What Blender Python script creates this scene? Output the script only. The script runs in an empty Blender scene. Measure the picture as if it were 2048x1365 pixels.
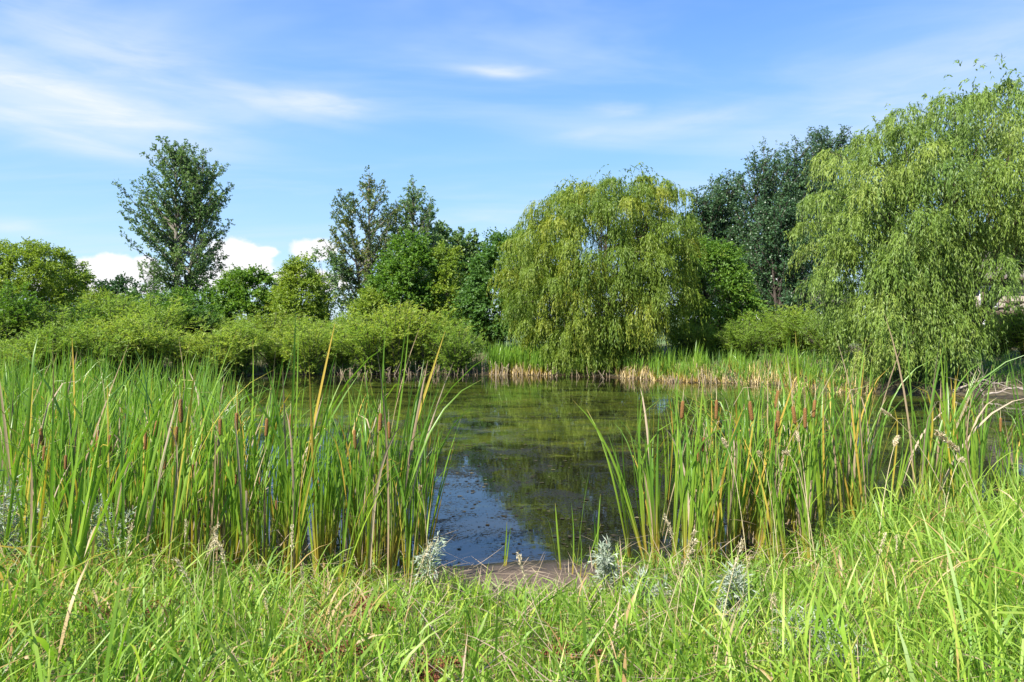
import bpy, math
import numpy as np
from mathutils import Matrix, Vector, Euler

SC = bpy.context.scene
COL = SC.collection
R = np.random.default_rng(20240711)
rad = math.radians

# ------------------------------------------------------------------ camera
F_PX, HZ, CAM_Z = 1365.0, 640.0, 2.3           # focal length and horizon in photo pixels, eye height above the water
cam_d = bpy.data.cameras.new('camera')
cam_d.sensor_width = 36.0
cam_d.lens = 36.0 * F_PX / 2048.0
cam_d.shift_y = -(682.5 - HZ) / 2048.0
cam_d.clip_start, cam_d.clip_end = 0.05, 6000.0
cam = bpy.data.objects.new('camera', cam_d)
COL.objects.link(cam)
cam.location = (0, 0, CAM_Z)
cam.rotation_euler = (rad(90), 0, 0)
SC.camera = cam

# ------------------------------------------------------------------ render settings and exposure
SC.render.engine = 'CYCLES'
SC.view_settings.view_transform = 'Standard'
SC.view_settings.look = 'None'
SC.view_settings.gamma = 1.0
SC.view_settings.use_curve_mapping = False
SC.view_settings.exposure = 1.4
cy = SC.cycles
cy.use_denoising = True
cy.max_bounces = 8
cy.diffuse_bounces = 2
cy.glossy_bounces = 3
cy.transmission_bounces = 4
cy.sample_clamp_indirect = 6.0

# ------------------------------------------------------------------ node helpers
class NG:
    """small wrapper for building shader node graphs"""
    def __init__(self, tree):
        self.t, self.n, self.l = tree, tree.nodes, tree.links
    def add(self, kind, **kw):
        nd = self.n.new(kind)
        for k, v in kw.items():
            setattr(nd, k, v)
        return nd
    def put(self, sock, v):
        if isinstance(v, bpy.types.NodeSocket):
            self.l.new(v, sock)
        else:
            if sock.type == 'RGBA' and not isinstance(v, (int, float)) and len(v) == 3:
                v = (*v, 1)
            sock.default_value = v
    def m(self, op, a, b=0.0, c=0.0, clamp=False):
        nd = self.add('ShaderNodeMath', operation=op, use_clamp=clamp)
        for s, v in zip(nd.inputs, (a, b, c)):
            self.put(s, v)
        return nd.outputs[0]
    def mix(self, f, a, b, blend='MIX'):
        nd = self.add('ShaderNodeMix', data_type='RGBA', blend_type=blend)
        self.put(nd.inputs[0], f); self.put(nd.inputs[6], a); self.put(nd.inputs[7], b)
        return nd.outputs[2]
    def noise(self, vec, scale, detail=3.0, rough=0.55, dist=0.0):
        nd = self.add('ShaderNodeTexNoise')
        if vec is not None:
            self.put(nd.inputs['Vector'], vec)
        nd.inputs['Scale'].default_value = scale
        nd.inputs['Detail'].default_value = detail
        nd.inputs['Roughness'].default_value = rough
        nd.inputs['Distortion'].default_value = dist
        return nd.outputs['Fac']
    def ramp(self, fac, stops, interp='LINEAR'):
        nd = self.add('ShaderNodeValToRGB')
        cr = nd.color_ramp
        cr.interpolation = interp
        while len(cr.elements) < len(stops):
            cr.elements.new(0.5)
        for e, (p, c) in zip(cr.elements, stops):
            e.position = p
            e.color = (*c, 1) if not isinstance(c, (int, float)) else (c, c, c, 1)
        self.put(nd.inputs[0], fac)
        return nd.outputs[0]
    def maprange(self, v, a, b, c=0.0, d=1.0, smooth=True):
        nd = self.add('ShaderNodeMapRange')
        if smooth:
            nd.interpolation_type = 'SMOOTHSTEP'
        for s, x in zip(nd.inputs, (v, a, b, c, d)):
            self.put(s, x)
        return nd.outputs[0]
    def mapping(self, vec, scale=(1, 1, 1), rot=(0, 0, 0), loc=(0, 0, 0)):
        nd = self.add('ShaderNodeMapping')
        self.put(nd.inputs['Vector'], vec)
        nd.inputs['Scale'].default_value = scale
        nd.inputs['Rotation'].default_value = rot
        nd.inputs['Location'].default_value = loc
        return nd.outputs[0]
    def xyz(self, x, y, z):
        nd = self.add('ShaderNodeCombineXYZ')
        for s, v in zip(nd.inputs, (x, y, z)):
            self.put(s, v)
        return nd.outputs[0]

# ------------------------------------------------------------------ sky and sun
SUN_DIR = Vector((-0.55, -0.60, 0.86)).normalized()
SUN_EL = math.asin(SUN_DIR.z)
SUN_AZ = math.atan2(SUN_DIR.x, SUN_DIR.y) % (2 * math.pi)
world = bpy.data.worlds.new('World')
SC.world = world
world.use_nodes = True
g = NG(world.node_tree)
g.n.clear()
sky = g.add('ShaderNodeTexSky', sky_type='NISHITA')
sky.sun_disc = False
sky.sun_elevation = SUN_EL
sky.sun_rotation = SUN_AZ
sky.air_density, sky.dust_density, sky.ozone_density = 1.0, 0.35, 2.2
hs = g.add('ShaderNodeHueSaturation')
hs.inputs['Saturation'].default_value = 1.2
hs.inputs['Hue'].default_value = 0.509
hs.inputs['Value'].default_value = 1.0
g.l.new(sky.outputs[0], hs.inputs['Color'])
tc = g.add('ShaderNodeTexCoord')
sep = g.add('ShaderNodeSeparateXYZ')
g.l.new(tc.outputs['Generated'], sep.inputs[0])
dx, dy, dz = sep.outputs
az = g.m('ARCTAN2', dx, dy)
el = g.m('ARCSINE', dz)
# thin cirrus everywhere: noise on a flat layer high above
inv = g.m('DIVIDE', 1.0, g.m('ADD', g.m('MAXIMUM', dz, 0.0), 0.12))
plane = g.xyz(g.m('MULTIPLY', dx, inv), g.m('MULTIPLY', dy, inv), 0.0)
veil = g.noise(g.mapping(plane, scale=(0.55, 1.5, 1), rot=(0, 0, rad(14))), 1.1, 5, 0.55, 0.6)
cover = g.m('MULTIPLY', g.maprange(veil, 0.40, 0.8), 0.5)
ang = g.xyz(az, el, 0.0)
warp = g.noise(g.mapping(ang, scale=(3.0, 9.0, 1)), 1.0, 4, 0.6)
fine = g.noise(g.mapping(ang, scale=(7.0, 34.0, 1), rot=(0, 0, rad(-6))), 1.0, 5, 0.6, 0.4)
wel = g.m('ADD', el, g.m('MULTIPLY', g.m('SUBTRACT', warp, 0.5), 0.05))
puffn = g.noise(g.mapping(ang, scale=(26.0, 34.0, 1)), 1.0, 5, 0.6)

def az_el(px, py):
    x, z = (px - 1024) / F_PX, (HZ - py) / F_PX
    return math.atan2(x, 1.0), math.atan(z / math.hypot(x, 1.0))

def blob(px, py, sx, sy, tilt, elv):
    a0, e0 = az_el(px, py)
    ca, sa = math.cos(tilt), math.sin(tilt)
    da, de = g.m('SUBTRACT', az, a0), g.m('SUBTRACT', elv, e0)
    u = g.m('DIVIDE', g.m('ADD', g.m('MULTIPLY', da, ca), g.m('MULTIPLY', de, sa)), sx / F_PX)
    v = g.m('DIVIDE', g.m('SUBTRACT', g.m('MULTIPLY', de, ca), g.m('MULTIPLY', da, sa)), sy / F_PX)
    q = g.m('ADD', g.m('MULTIPLY', u, u), g.m('MULTIPLY', v, v))
    return g.m('EXPONENT', g.m('MULTIPLY', q, -1.0))

wisps = None
for px, py, sx, sy, tilt, amp in ((90, 195, 250, 50, rad(-6), 0.95), (40, 235, 150, 30, rad(-3), 0.6), (250, 110, 260, 70, rad(-14), 0.42), (640, 205, 105, 24, rad(-3), 0.72),
                                  (500, 185, 170, 22, rad(-13), 0.5), (1005, 142, 80, 11, 0.0, 0.62), (1232, 218, 60, 16, rad(-8), 0.42),
                                  (150, 288, 150, 20, rad(-6), 0.5), (1850, 190, 320, 90, rad(12), 0.36), (1400, 240, 260, 30, rad(6), 0.3),
                                  (1175, 270, 70, 14, rad(5), 0.28), (960, 430, 90, 12, 0, 0.3), (30, 455, 40, 14, 0, 0.5)):
    b = g.m('MULTIPLY', blob(px, py, sx, sy, tilt, wel), amp)
    wisps = b if wisps is None else g.m('MAXIMUM', wisps, b)
wisps = g.m('MULTIPLY', wisps, g.m('ADD', g.m('MULTIPLY', g.maprange(fine, 0.3, 0.72), 0.7), 0.55), clamp=True)
puffs = None
for px, py, sx, sy in ((478, 520, 70, 40), (530, 505, 30, 14), (228, 545, 90, 34), (285, 535, 28, 24), (628, 500, 50, 26), (450, 560, 90, 26),
                       (620, 560, 90, 24), (190, 575, 120, 20), (1490, 560, 120, 30), (1960, 560, 120, 40), (-300, 540, 160, 40), (2500, 540, 200, 40)):
    b = blob(px, py, sx, sy, 0.0, el)
    puffs = b if puffs is None else g.m('MAXIMUM', puffs, b)
puffs = g.maprange(g.m('ADD', puffs, g.m('MULTIPLY', g.m('SUBTRACT', puffn, 0.5), 0.9)), 0.34, 0.62)
grade = g.ramp(g.m('DIVIDE', el, 0.8, clamp=True), [(0.0, (1.70, 2.36, 3.15)), (0.12, (1.35, 2.17, 3.15)), (0.30, (0.90, 1.82, 3.12)), (0.55, (0.50, 1.19, 3.0)), (0.8, (0.38, 0.92, 2.5)), (1.0, (0.34, 0.8, 2.2))])
low = g.m('MULTIPLY', g.maprange(el, 0.95, 0.5), 0.85)                               # clear blue air, paler towards the horizon
c0 = g.mix(low, hs.outputs[0], grade)
c0 = g.mix(cover, c0, (2.2, 2.65, 3.3))
c1 = g.mix(wisps, c0, (2.75, 2.92, 3.3))
c2 = g.mix(g.m('MULTIPLY', puffs, 0.92), c1, (3.3, 3.2, 3.22))
bg = g.add('ShaderNodeBackground')
bg.inputs['Strength'].default_value = 0.128
g.l.new(c2, bg.inputs['Color'])
g.l.new(bg.outputs[0], g.add('ShaderNodeOutputWorld').inputs[0])

sun_d = bpy.data.lights.new('sun', 'SUN')
sun_d.energy = 5.0
sun_d.angle = rad(0.5)
sun_d.color = (1.0, 0.95, 0.86)
sun = bpy.data.objects.new('sun', sun_d)
COL.objects.link(sun)
sun.rotation_euler = SUN_DIR.to_track_quat('Z', 'Y').to_euler()
sun.location = (-30, -20, 40)

# ------------------------------------------------------------------ materials
MATS = {}
def new_mat(name):
    m = bpy.data.materials.new(name)
    m.use_nodes = True
    gg = NG(m.node_tree)
    gg.n.clear()
    out = gg.add('ShaderNodeOutputMaterial')
    MATS[name] = m
    return m, gg, out

def leafy(name, stops, trans=0.35, rough=0.52, gain=1.5, spec=0.32, along=None, mixobj=0.0, sheen_back=None):
    """leaf material: 'tint' picks the hue of each leaf, part of the light passes through"""
    m, q, out = new_mat(name)
    at = q.add('ShaderNodeAttribute', attribute_name='tint')
    fac = at.outputs['Fac']
    if mixobj:
        oi = q.add('ShaderNodeObjectInfo')
        fac = q.m('ADD', q.m('MULTIPLY', fac, 1 - mixobj), q.m('MULTIPLY', oi.outputs['Random'], mixobj))
    col = q.ramp(fac, stops)
    if along:
        al = q.add('ShaderNodeAttribute', attribute_name='along')
        edge = q.m('ADD', al.outputs['Fac'], q.m('MULTIPLY', q.m('SUBTRACT', fac, 0.5), 0.16))
        col = q.mix(q.ramp(edge, [(p, a) for p, a, _ in along['fac']]), col, q.ramp(edge, [(p, c) for p, _, c in along['fac']]))
    if sheen_back:
        ge = q.add('ShaderNodeNewGeometry')
        col = q.mix(q.m('MULTIPLY', ge.outputs['Backfacing'], sheen_back[1]), col, sheen_back[0])
    p = q.add('ShaderNodeBsdfPrincipled')
    q.put(p.inputs['Base Color'], col)
    p.inputs['Roughness'].default_value = rough
    p.inputs['Specular IOR Level'].default_value = spec
    t = q.add('ShaderNodeBsdfTranslucent')
    q.put(t.inputs['Color'], q.mix(1.0, col, (gain, gain * 1.05, gain * 0.5), 'MULTIPLY'))
    mx = q.add('ShaderNodeMixShader')
    mx.inputs[0].default_value = trans
    q.l.new(p.outputs[0], mx.inputs[1]); q.l.new(t.outputs[0], mx.inputs[2])
    q.l.new(mx.outputs[0], out.inputs[0])
    return m

leafy('willow_leaf', [(0, (0.07, 0.135, 0.018)), (0.5, (0.15, 0.215, 0.024)), (0.85, (0.25, 0.28, 0.034)), (1, (0.32, 0.31, 0.05))], 0.38)
leafy('silver_willow_leaf', [(0, (0.075, 0.145, 0.022)), (0.5, (0.14, 0.215, 0.03)), (0.85, (0.21, 0.275, 0.045)), (1, (0.28, 0.31, 0.08))], 0.35, 0.52, spec=0.35,
      sheen_back=((0.26, 0.32, 0.2), 0.25))
leafy('cottonwood_leaf', [(0, (0.065, 0.13, 0.042)), (0.6, (0.115, 0.195, 0.058)), (0.92, (0.15, 0.21, 0.06)), (1, (0.22, 0.22, 0.04))], 0.3, 0.45, spec=0.45)
leafy('yellowing_cottonwood_leaf', [(0, (0.038, 0.08, 0.024)), (0.5, (0.08, 0.13, 0.03)), (0.8, (0.17, 0.19, 0.04)), (1, (0.32, 0.27, 0.05))], 0.32, 0.45, spec=0.45)
leafy('dark_poplar_leaf', [(0, (0.024, 0.062, 0.022)), (0.7, (0.045, 0.105, 0.032)), (1, (0.085, 0.16, 0.045))], 0.25, 0.45, spec=0.5, sheen_back=((0.13, 0.19, 0.13), 0.3))
leafy('bright_leaf', [(0, (0.055, 0.125, 0.018)), (0.6, (0.105, 0.20, 0.024)), (1, (0.21, 0.27, 0.03))], 0.4)
leafy('lime_leaf', [(0, (0.11, 0.18, 0.022)), (0.6, (0.19, 0.26, 0.03)), (1, (0.27, 0.28, 0.035))], 0.4)
leafy('mid_leaf', [(0, (0.045, 0.105, 0.022)), (0.6, (0.08, 0.165, 0.03)), (1, (0.14, 0.22, 0.035))], 0.36)
leafy('dark_leaf', [(0, (0.02, 0.052, 0.016)), (0.7, (0.038, 0.09, 0.024)), (1, (0.065, 0.13, 0.03))], 0.3)
leafy('shrub_leaf', [(0, (0.10, 0.18, 0.03)), (0.5, (0.20, 0.29, 0.045)), (0.85, (0.31, 0.35, 0.055)), (1, (0.37, 0.35, 0.065))], 0.47, gain=1.6, mixobj=0.4)
leafy('spruce_needle', [(0, (0.013, 0.035, 0.02)), (1, (0.03, 0.06, 0.03))], 0.1)
leafy('grass_blade', [(0, (0.085, 0.18, 0.02)), (0.45, (0.185, 0.33, 0.03)), (0.78, (0.32, 0.42, 0.05)), (0.86, (0.34, 0.27, 0.07)), (0.92, (0.36, 0.22, 0.09)), (1, (0.46, 0.37, 0.22))],
      0.42, 0.45, gain=1.35, along={'fac': [(0.0, 0.55, (0.22, 0.2, 0.05)), (0.35, 0.0, (0.2, 0.3, 0.04)), (0.86, 0.0, (0.45, 0.36, 0.14)), (1.0, 0.16, (0.45, 0.36, 0.14))]})
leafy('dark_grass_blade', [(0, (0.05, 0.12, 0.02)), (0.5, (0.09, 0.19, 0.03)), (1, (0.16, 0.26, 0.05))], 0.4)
CAT_AL = {'fac': [(0.0, 1.0, (0.36, 0.23, 0.06)), (0.14, 0.9, (0.36, 0.27, 0.05)), (0.40, 0.2, (0.22, 0.29, 0.03)), (0.7, 0.0, (0.1, 0.2, 0.03)), (0.97, 0.1, (0.2, 0.2, 0.05)), (1.0, 0.8, (0.42, 0.30, 0.09))]}
leafy('cattail_leaf', [(0, (0.06, 0.15, 0.022)), (0.5, (0.13, 0.25, 0.026)), (1, (0.25, 0.36, 0.035))], 0.4, 0.38, gain=1.4, spec=0.5, along=CAT_AL, mixobj=0.55)
leafy('yellow_cattail_leaf', [(0, (0.36, 0.30, 0.04)), (0.5, (0.42, 0.28, 0.05)), (1, (0.34, 0.36, 0.05))], 0.35, 0.5, mixobj=0.6)
leafy('dead_reed', [(0, (0.20, 0.14, 0.08)), (0.5, (0.28, 0.21, 0.13)), (1, (0.37, 0.30, 0.21))], 0.15, 0.7, gain=1.0, mixobj=0.7)
leafy('straw_base_reed', [(0, (0.42, 0.30, 0.11)), (0.5, (0.5, 0.38, 0.17)), (1, (0.45, 0.36, 0.22))], 0.2, 0.6, gain=1.1)
leafy('sagewort_leaf', [(0, (0.17, 0.23, 0.14)), (0.5, (0.28, 0.33, 0.25)), (1, (0.40, 0.43, 0.36))], 0.2, 0.75, gain=1.0, spec=0.2)
leafy('dock_seed', [(0, (0.10, 0.035, 0.018)), (0.5, (0.17, 0.06, 0.025)), (1, (0.26, 0.11, 0.05))], 0.15, 0.8, gain=1.0)
leafy('pale_seed', [(0, (0.42, 0.34, 0.2)), (0.5, (0.55, 0.46, 0.30)), (1, (0.66, 0.58, 0.42))], 0.3, 0.7, gain=1.0)

def barky(name, a, b, scale=9.0, stretch=0.25, rough=0.9, bump=0.5):
    m, q, out = new_mat(name)
    tcn = q.add('ShaderNodeTexCoord')
    v = q.mapping(tcn.outputs['Object'], scale=(1, 1, stretch))
    n1 = q.noise(v, scale, 6, 0.65)
    n2 = q.noise(tcn.outputs['Object'], scale * 0.22, 3)
    f = q.m('ADD', q.m('MULTIPLY', n1, 0.7), q.m('MULTIPLY', n2, 0.3))
    p = q.add('ShaderNodeBsdfPrincipled')
    q.put(p.inputs['Base Color'], q.ramp(f, [(0.33, a), (0.68, b)]))
    p.inputs['Roughness'].default_value = rough
    p.inputs['Specular IOR Level'].default_value = 0.2
    bp = q.add('ShaderNodeBump')
    bp.inputs['Strength'].default_value = bump
    bp.inputs['Distance'].default_value = 0.03
    q.put(bp.inputs['Height'], n1)
    q.l.new(bp.outputs[0], p.inputs['Normal'])
    q.l.new(p.outputs[0], out.inputs[0])
    return m

leafy('pond_scum', [(0, (0.012, 0.010, 0.005)), (0.7, (0.028, 0.023, 0.011)), (0.95, (0.06, 0.05, 0.024)), (1, (0.14, 0.12, 0.06))], 0.05, 0.7, spec=0.2)
barky('willow_bark', (0.035, 0.027, 0.02), (0.11, 0.085, 0.06))
barky('grey_bark', (0.09, 0.08, 0.065), (0.26, 0.24, 0.2))
barky('dark_bark', (0.03, 0.024, 0.02), (0.10, 0.08, 0.065))
barky('dead_wood', (0.16, 0.125, 0.10), (0.36, 0.31, 0.26), 14)
barky('seed_head_brown', (0.13, 0.062, 0.02), (0.27, 0.14, 0.048), 160, 0.6, 0.95, 0.6)
barky('green_stalk', (0.12, 0.2, 0.03), (0.22, 0.3, 0.05), 12, 0.1, 0.5, 0.1)
barky('rust_stem', (0.10, 0.04, 0.02), (0.2, 0.09, 0.04), 30)
barky('pale_stem', (0.36, 0.30, 0.16), (0.5, 0.43, 0.26), 20)
barky('roof_shingle', (0.085, 0.07, 0.06), (0.15, 0.125, 0.11), 3, 1.0, 0.95, 0.3)
barky('stone_wall', (0.17, 0.145, 0.12), (0.30, 0.26, 0.215), 5, 1.4, 0.95, 0.4)
barky('white_paint', (0.62, 0.62, 0.6), (0.74, 0.73, 0.7), 2, 1, 0.6, 0.05)
barky('dark_timber', (0.07, 0.05, 0.04), (0.14, 0.10, 0.075), 6, 0.2)

m, q, out = new_mat('window_glass')
p = q.add('ShaderNodeBsdfPrincipled')
q.put(p.inputs['Base Color'], q.ramp(q.noise(q.add('ShaderNodeTexCoord').outputs['Object'], 1.2), [(0.3, (0.015, 0.02, 0.028)), (0.7, (0.05, 0.06, 0.075))]))
p.inputs['Roughness'].default_value = 0.05
q.l.new(p.outputs[0], out.inputs[0])

# ground: wet mud near the water, soil and dead thatch higher up, green sward far off
m, q, out = new_mat('bank_soil')
ge = q.add('ShaderNodeNewGeometry')
sp = q.add('ShaderNodeSeparateXYZ')
q.l.new(ge.outputs['Position'], sp.inputs[0])
pos = ge.outputs['Position']
n_big = q.noise(pos, 0.6, 4)
n_mid = q.noise(pos, 5.0, 6, 0.65)
n_fin = q.noise(pos, 60.0, 4, 0.7)
mud = q.ramp(q.m('ADD', q.m('MULTIPLY', n_mid, 0.6), q.m('MULTIPLY', n_fin, 0.4)), [(0.3, (0.05, 0.033, 0.022)), (0.55, (0.10, 0.07, 0.047)), (0.75, (0.17, 0.122, 0.085))])
far_mud = q.maprange(sp.outputs[1], 14.0, 18.0)
mud = q.mix(far_mud, mud, q.ramp(n_mid, [(0.35, (0.03, 0.024, 0.012)), (0.6, (0.08, 0.065, 0.03)), (0.75, (0.14, 0.12, 0.05))]))
soil = q.ramp(n_mid, [(0.3, (0.04, 0.03, 0.016)), (0.55, (0.09, 0.075, 0.03)), (0.75, (0.15, 0.12, 0.05))])
sward = q.ramp(n_big, [(0.35, (0.05, 0.09, 0.02)), (0.65, (0.10, 0.15, 0.035))])
hgt = q.m('ADD', sp.outputs[2], q.m('MULTIPLY', q.m('SUBTRACT', n_big, 0.5), 0.12))
c = q.mix(q.maprange(hgt, 0.16, 0.3), mud, soil)
c = q.mix(q.maprange(sp.outputs[1], 33.0, 42.0), c, sward)
wet = q.maprange(q.m('ADD', sp.outputs[2], q.m('MULTIPLY', q.m('SUBTRACT', n_mid, 0.5), 0.06)), 0.01, 0.085)
c = q.mix(q.m('SUBTRACT', 1.0, wet), c, (0.035, 0.025, 0.014))
p = q.add('ShaderNodeBsdfPrincipled')
q.put(p.inputs['Base Color'], c)
q.put(p.inputs['Roughness'], q.m('ADD', q.m('MULTIPLY', wet, 0.6), 0.28))
bp = q.add('ShaderNodeBump')
bp.inputs['Strength'].default_value = 0.8
bp.inputs['Distance'].default_value = 0.02
q.put(bp.inputs['Height'], q.m('ADD', n_mid, q.m('MULTIPLY', n_fin, 0.5)))
q.l.new(bp.outputs[0], p.inputs['Normal'])
q.l.new(p.outputs[0], out.inputs[0])

# pond water: dark peaty water, olive algae clouds just under the surface, specks of scum on top
m, q, out = new_mat('pond_water')
ge = q.add('ShaderNodeNewGeometry')
pos = ge.outputs['Position']
sp = q.add('ShaderNodeSeparateXYZ')
q.l.new(pos, sp.inputs[0])
flat = q.mapping(pos, scale=(0.55, 1.0, 1.0))
a1 = q.noise(flat, 0.55, 5, 0.6, 0.5)
a2 = q.noise(flat, 2.2, 5, 0.65, 0.6)
far = q.m('MULTIPLY', q.maprange(sp.outputs[1], 10.0, 15.0), q.maprange(sp.outputs[1], 29.0, 21.0))
a3 = q.noise(pos, 11.0, 5, 0.75)
alg = q.maprange(q.m('ADD', q.m('ADD', q.m('MULTIPLY', a1, 0.7), q.m('ADD', q.m('MULTIPLY', a2, 0.27), q.m('MULTIPLY', a3, 0.16))), q.m('MULTIPLY', far, 0.13)), 0.61, 0.72)
algc = q.ramp(a2, [(0.3, (0.016, 0.028, 0.006)), (0.6, (0.06, 0.072, 0.011)), (0.8, (0.10, 0.08, 0.014))])
c = q.mix(alg, (0.0055, 0.0048, 0.003), algc)
s1 = q.noise(pos, 24.0, 5, 0.85)
s2 = q.noise(pos, 1.3, 3, 0.6, 0.8)
s3 = q.noise(pos, 85.0, 2, 0.6)
speck = q.maprange(q.m('ADD', q.m('ADD', q.m('MULTIPLY', s1, 0.85), q.m('MULTIPLY', s3, 0.15)), q.m('MULTIPLY', q.m('SUBTRACT', s2, 0.5), 0.5)), 0.55, 0.585)
speck = q.m('MULTIPLY', speck, q.maprange(sp.outputs[1], 20.0, 11.0, 0.15, 0.9))
spc = q.ramp(s3, [(0.3, (0.005, 0.0045, 0.0025)), (0.55, (0.014, 0.0115, 0.0055)), (0.72, (0.045, 0.038, 0.017))])
c = q.mix(speck, c, spc)
p = q.add('ShaderNodeBsdfPrincipled')
q.put(p.inputs['Base Color'], c)
p.inputs['IOR'].default_value = 1.62
q.put(p.inputs['Roughness'], q.m('ADD', q.m('MULTIPLY', speck, 0.6), 0.03))
p.inputs['Specular Tint'].default_value = (0.6, 0.82, 1.0, 1.0)  # blue put into the reflection colour, deeper than the sky it mirrors
q.put(p.inputs['Specular IOR Level'], q.m('SUBTRACT', 0.62, q.m('MULTIPLY', speck, 0.58)))
bp = q.add('ShaderNodeBump')
bp.inputs['Strength'].default_value = 0.18
bp.inputs['Distance'].default_value = 0.01
rip = q.noise(q.mapping(pos, scale=(1.0, 1.6, 1.0)), 3.2, 2, 0.5)
q.put(bp.inputs['Height'], q.m('ADD', q.m('MULTIPLY', rip, 0.45), q.m('MULTIPLY', speck, 0.3)))
q.l.new(bp.outputs[0], p.inputs['Normal'])
q.l.new(p.outputs[0], out.inputs[0])

# ------------------------------------------------------------------ object helpers
def quad_mesh(name, V, Q, mat, smooth=False, **attrs):
    V = np.asarray(V, np.float32).reshape(-1, 3)
    Q = np.asarray(Q, np.int32).reshape(-1, 4)
    me = bpy.data.meshes.new(name)
    me.vertices.add(len(V))
    me.vertices.foreach_set('co', V.ravel())
    me.loops.add(Q.size)
    me.loops.foreach_set('vertex_index', Q.ravel())
    me.polygons.add(len(Q))
    me.polygons.foreach_set('loop_start', np.arange(0, Q.size, 4, dtype=np.int32))
    try:
        me.polygons.foreach_set('loop_total', np.full(len(Q), 4, np.int32))
    except Exception:
        pass
    if smooth:
        me.polygons.foreach_set('use_smooth', np.ones(len(Q), bool))
    for k, v in attrs.items():
        a = me.attributes.new(k, 'FLOAT', 'POINT')
        a.data.foreach_set('value', np.asarray(v, np.float32).ravel())
    me.update(calc_edges=True)
    me.materials.append(MATS[mat])
    return me

def link(name, me, parent=None, kind=None, label=None, cat=None, group=None):
    o = bpy.data.objects.new(name, me)
    COL.objects.link(o)
    if parent is not None:
        o.parent = parent
    for k, v in (('kind', kind), ('label', label), ('category', cat), ('group', group)):
        if v:
            o[k] = v
    return o

def thing(name, label, cat, loc, group=None, rot=None, scale=1.0):
    o = link(name, None, label=label, cat=cat, group=group)
    o.empty_display_size = 0.2
    o.location = loc
    if rot is not None:
        o.rotation_euler = rot
    o.scale = (scale,) * 3 if isinstance(scale, (int, float)) else scale
    return o

def lean_rot(spin, lean_x, lean_y):
    """spin about the stem, then lean towards +x / +y"""
    M = Matrix.Rotation(lean_x, 3, 'Y') @ Matrix.Rotation(-lean_y, 3, 'X') @ Matrix.Rotation(spin, 3, 'Z')
    return M.to_euler()

class Tubes:
    def __init__(self, sides=6):
        self.V, self.Q, self.n, self.s = [], [], 0, sides
    def add(self, P, r, sides=None):
        s = sides or self.s
        P = np.asarray(P, float)
        r = np.broadcast_to(np.asarray(r, float), (len(P),))
        T = np.gradient(P, axis=0)
        T /= np.linalg.norm(T, axis=1)[:, None] + 1e-9
        ref = np.array([0.31, 0.95, 0.05]) if abs(T[:, 1]).mean() < 0.8 else np.array([1.0, 0.1, 0.1])
        A = np.cross(T, ref); A /= np.linalg.norm(A, axis=1)[:, None] + 1e-9
        B = np.cross(T, A)
        th = np.arange(s) * 2 * np.pi / s
        V = P[:, None] + r[:, None, None] * (A[:, None] * np.cos(th)[None, :, None] + B[:, None] * np.sin(th)[None, :, None])
        k = len(P)
        i = np.arange(k - 1)[:, None] * s + np.arange(s)[None]
        j = np.arange(k - 1)[:, None] * s + (np.arange(s)[None] + 1) % s
        Q = np.stack([i, j, j + s, i + s], -1).reshape(-1, 4) + self.n
        self.V.append(V.reshape(-1, 3)); self.Q.append(Q); self.n += k * s
    def mesh(self, name, mat):
        V = np.concatenate(self.V)
        return quad_mesh(name, V, np.concatenate(self.Q), mat, smooth=True, tint=np.full(len(V), 0.5), along=np.full(len(V), 0.6))

def bez(a, b, c, k=6):
    t = np.linspace(0, 1, k)[:, None]
    return (1 - t) ** 2 * np.asarray(a) + 2 * t * (1 - t) * np.asarray(b) + t * t * np.asarray(c)

def unit(v):
    return v / (np.linalg.norm(v, axis=-1, keepdims=True) + 1e-9)

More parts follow.
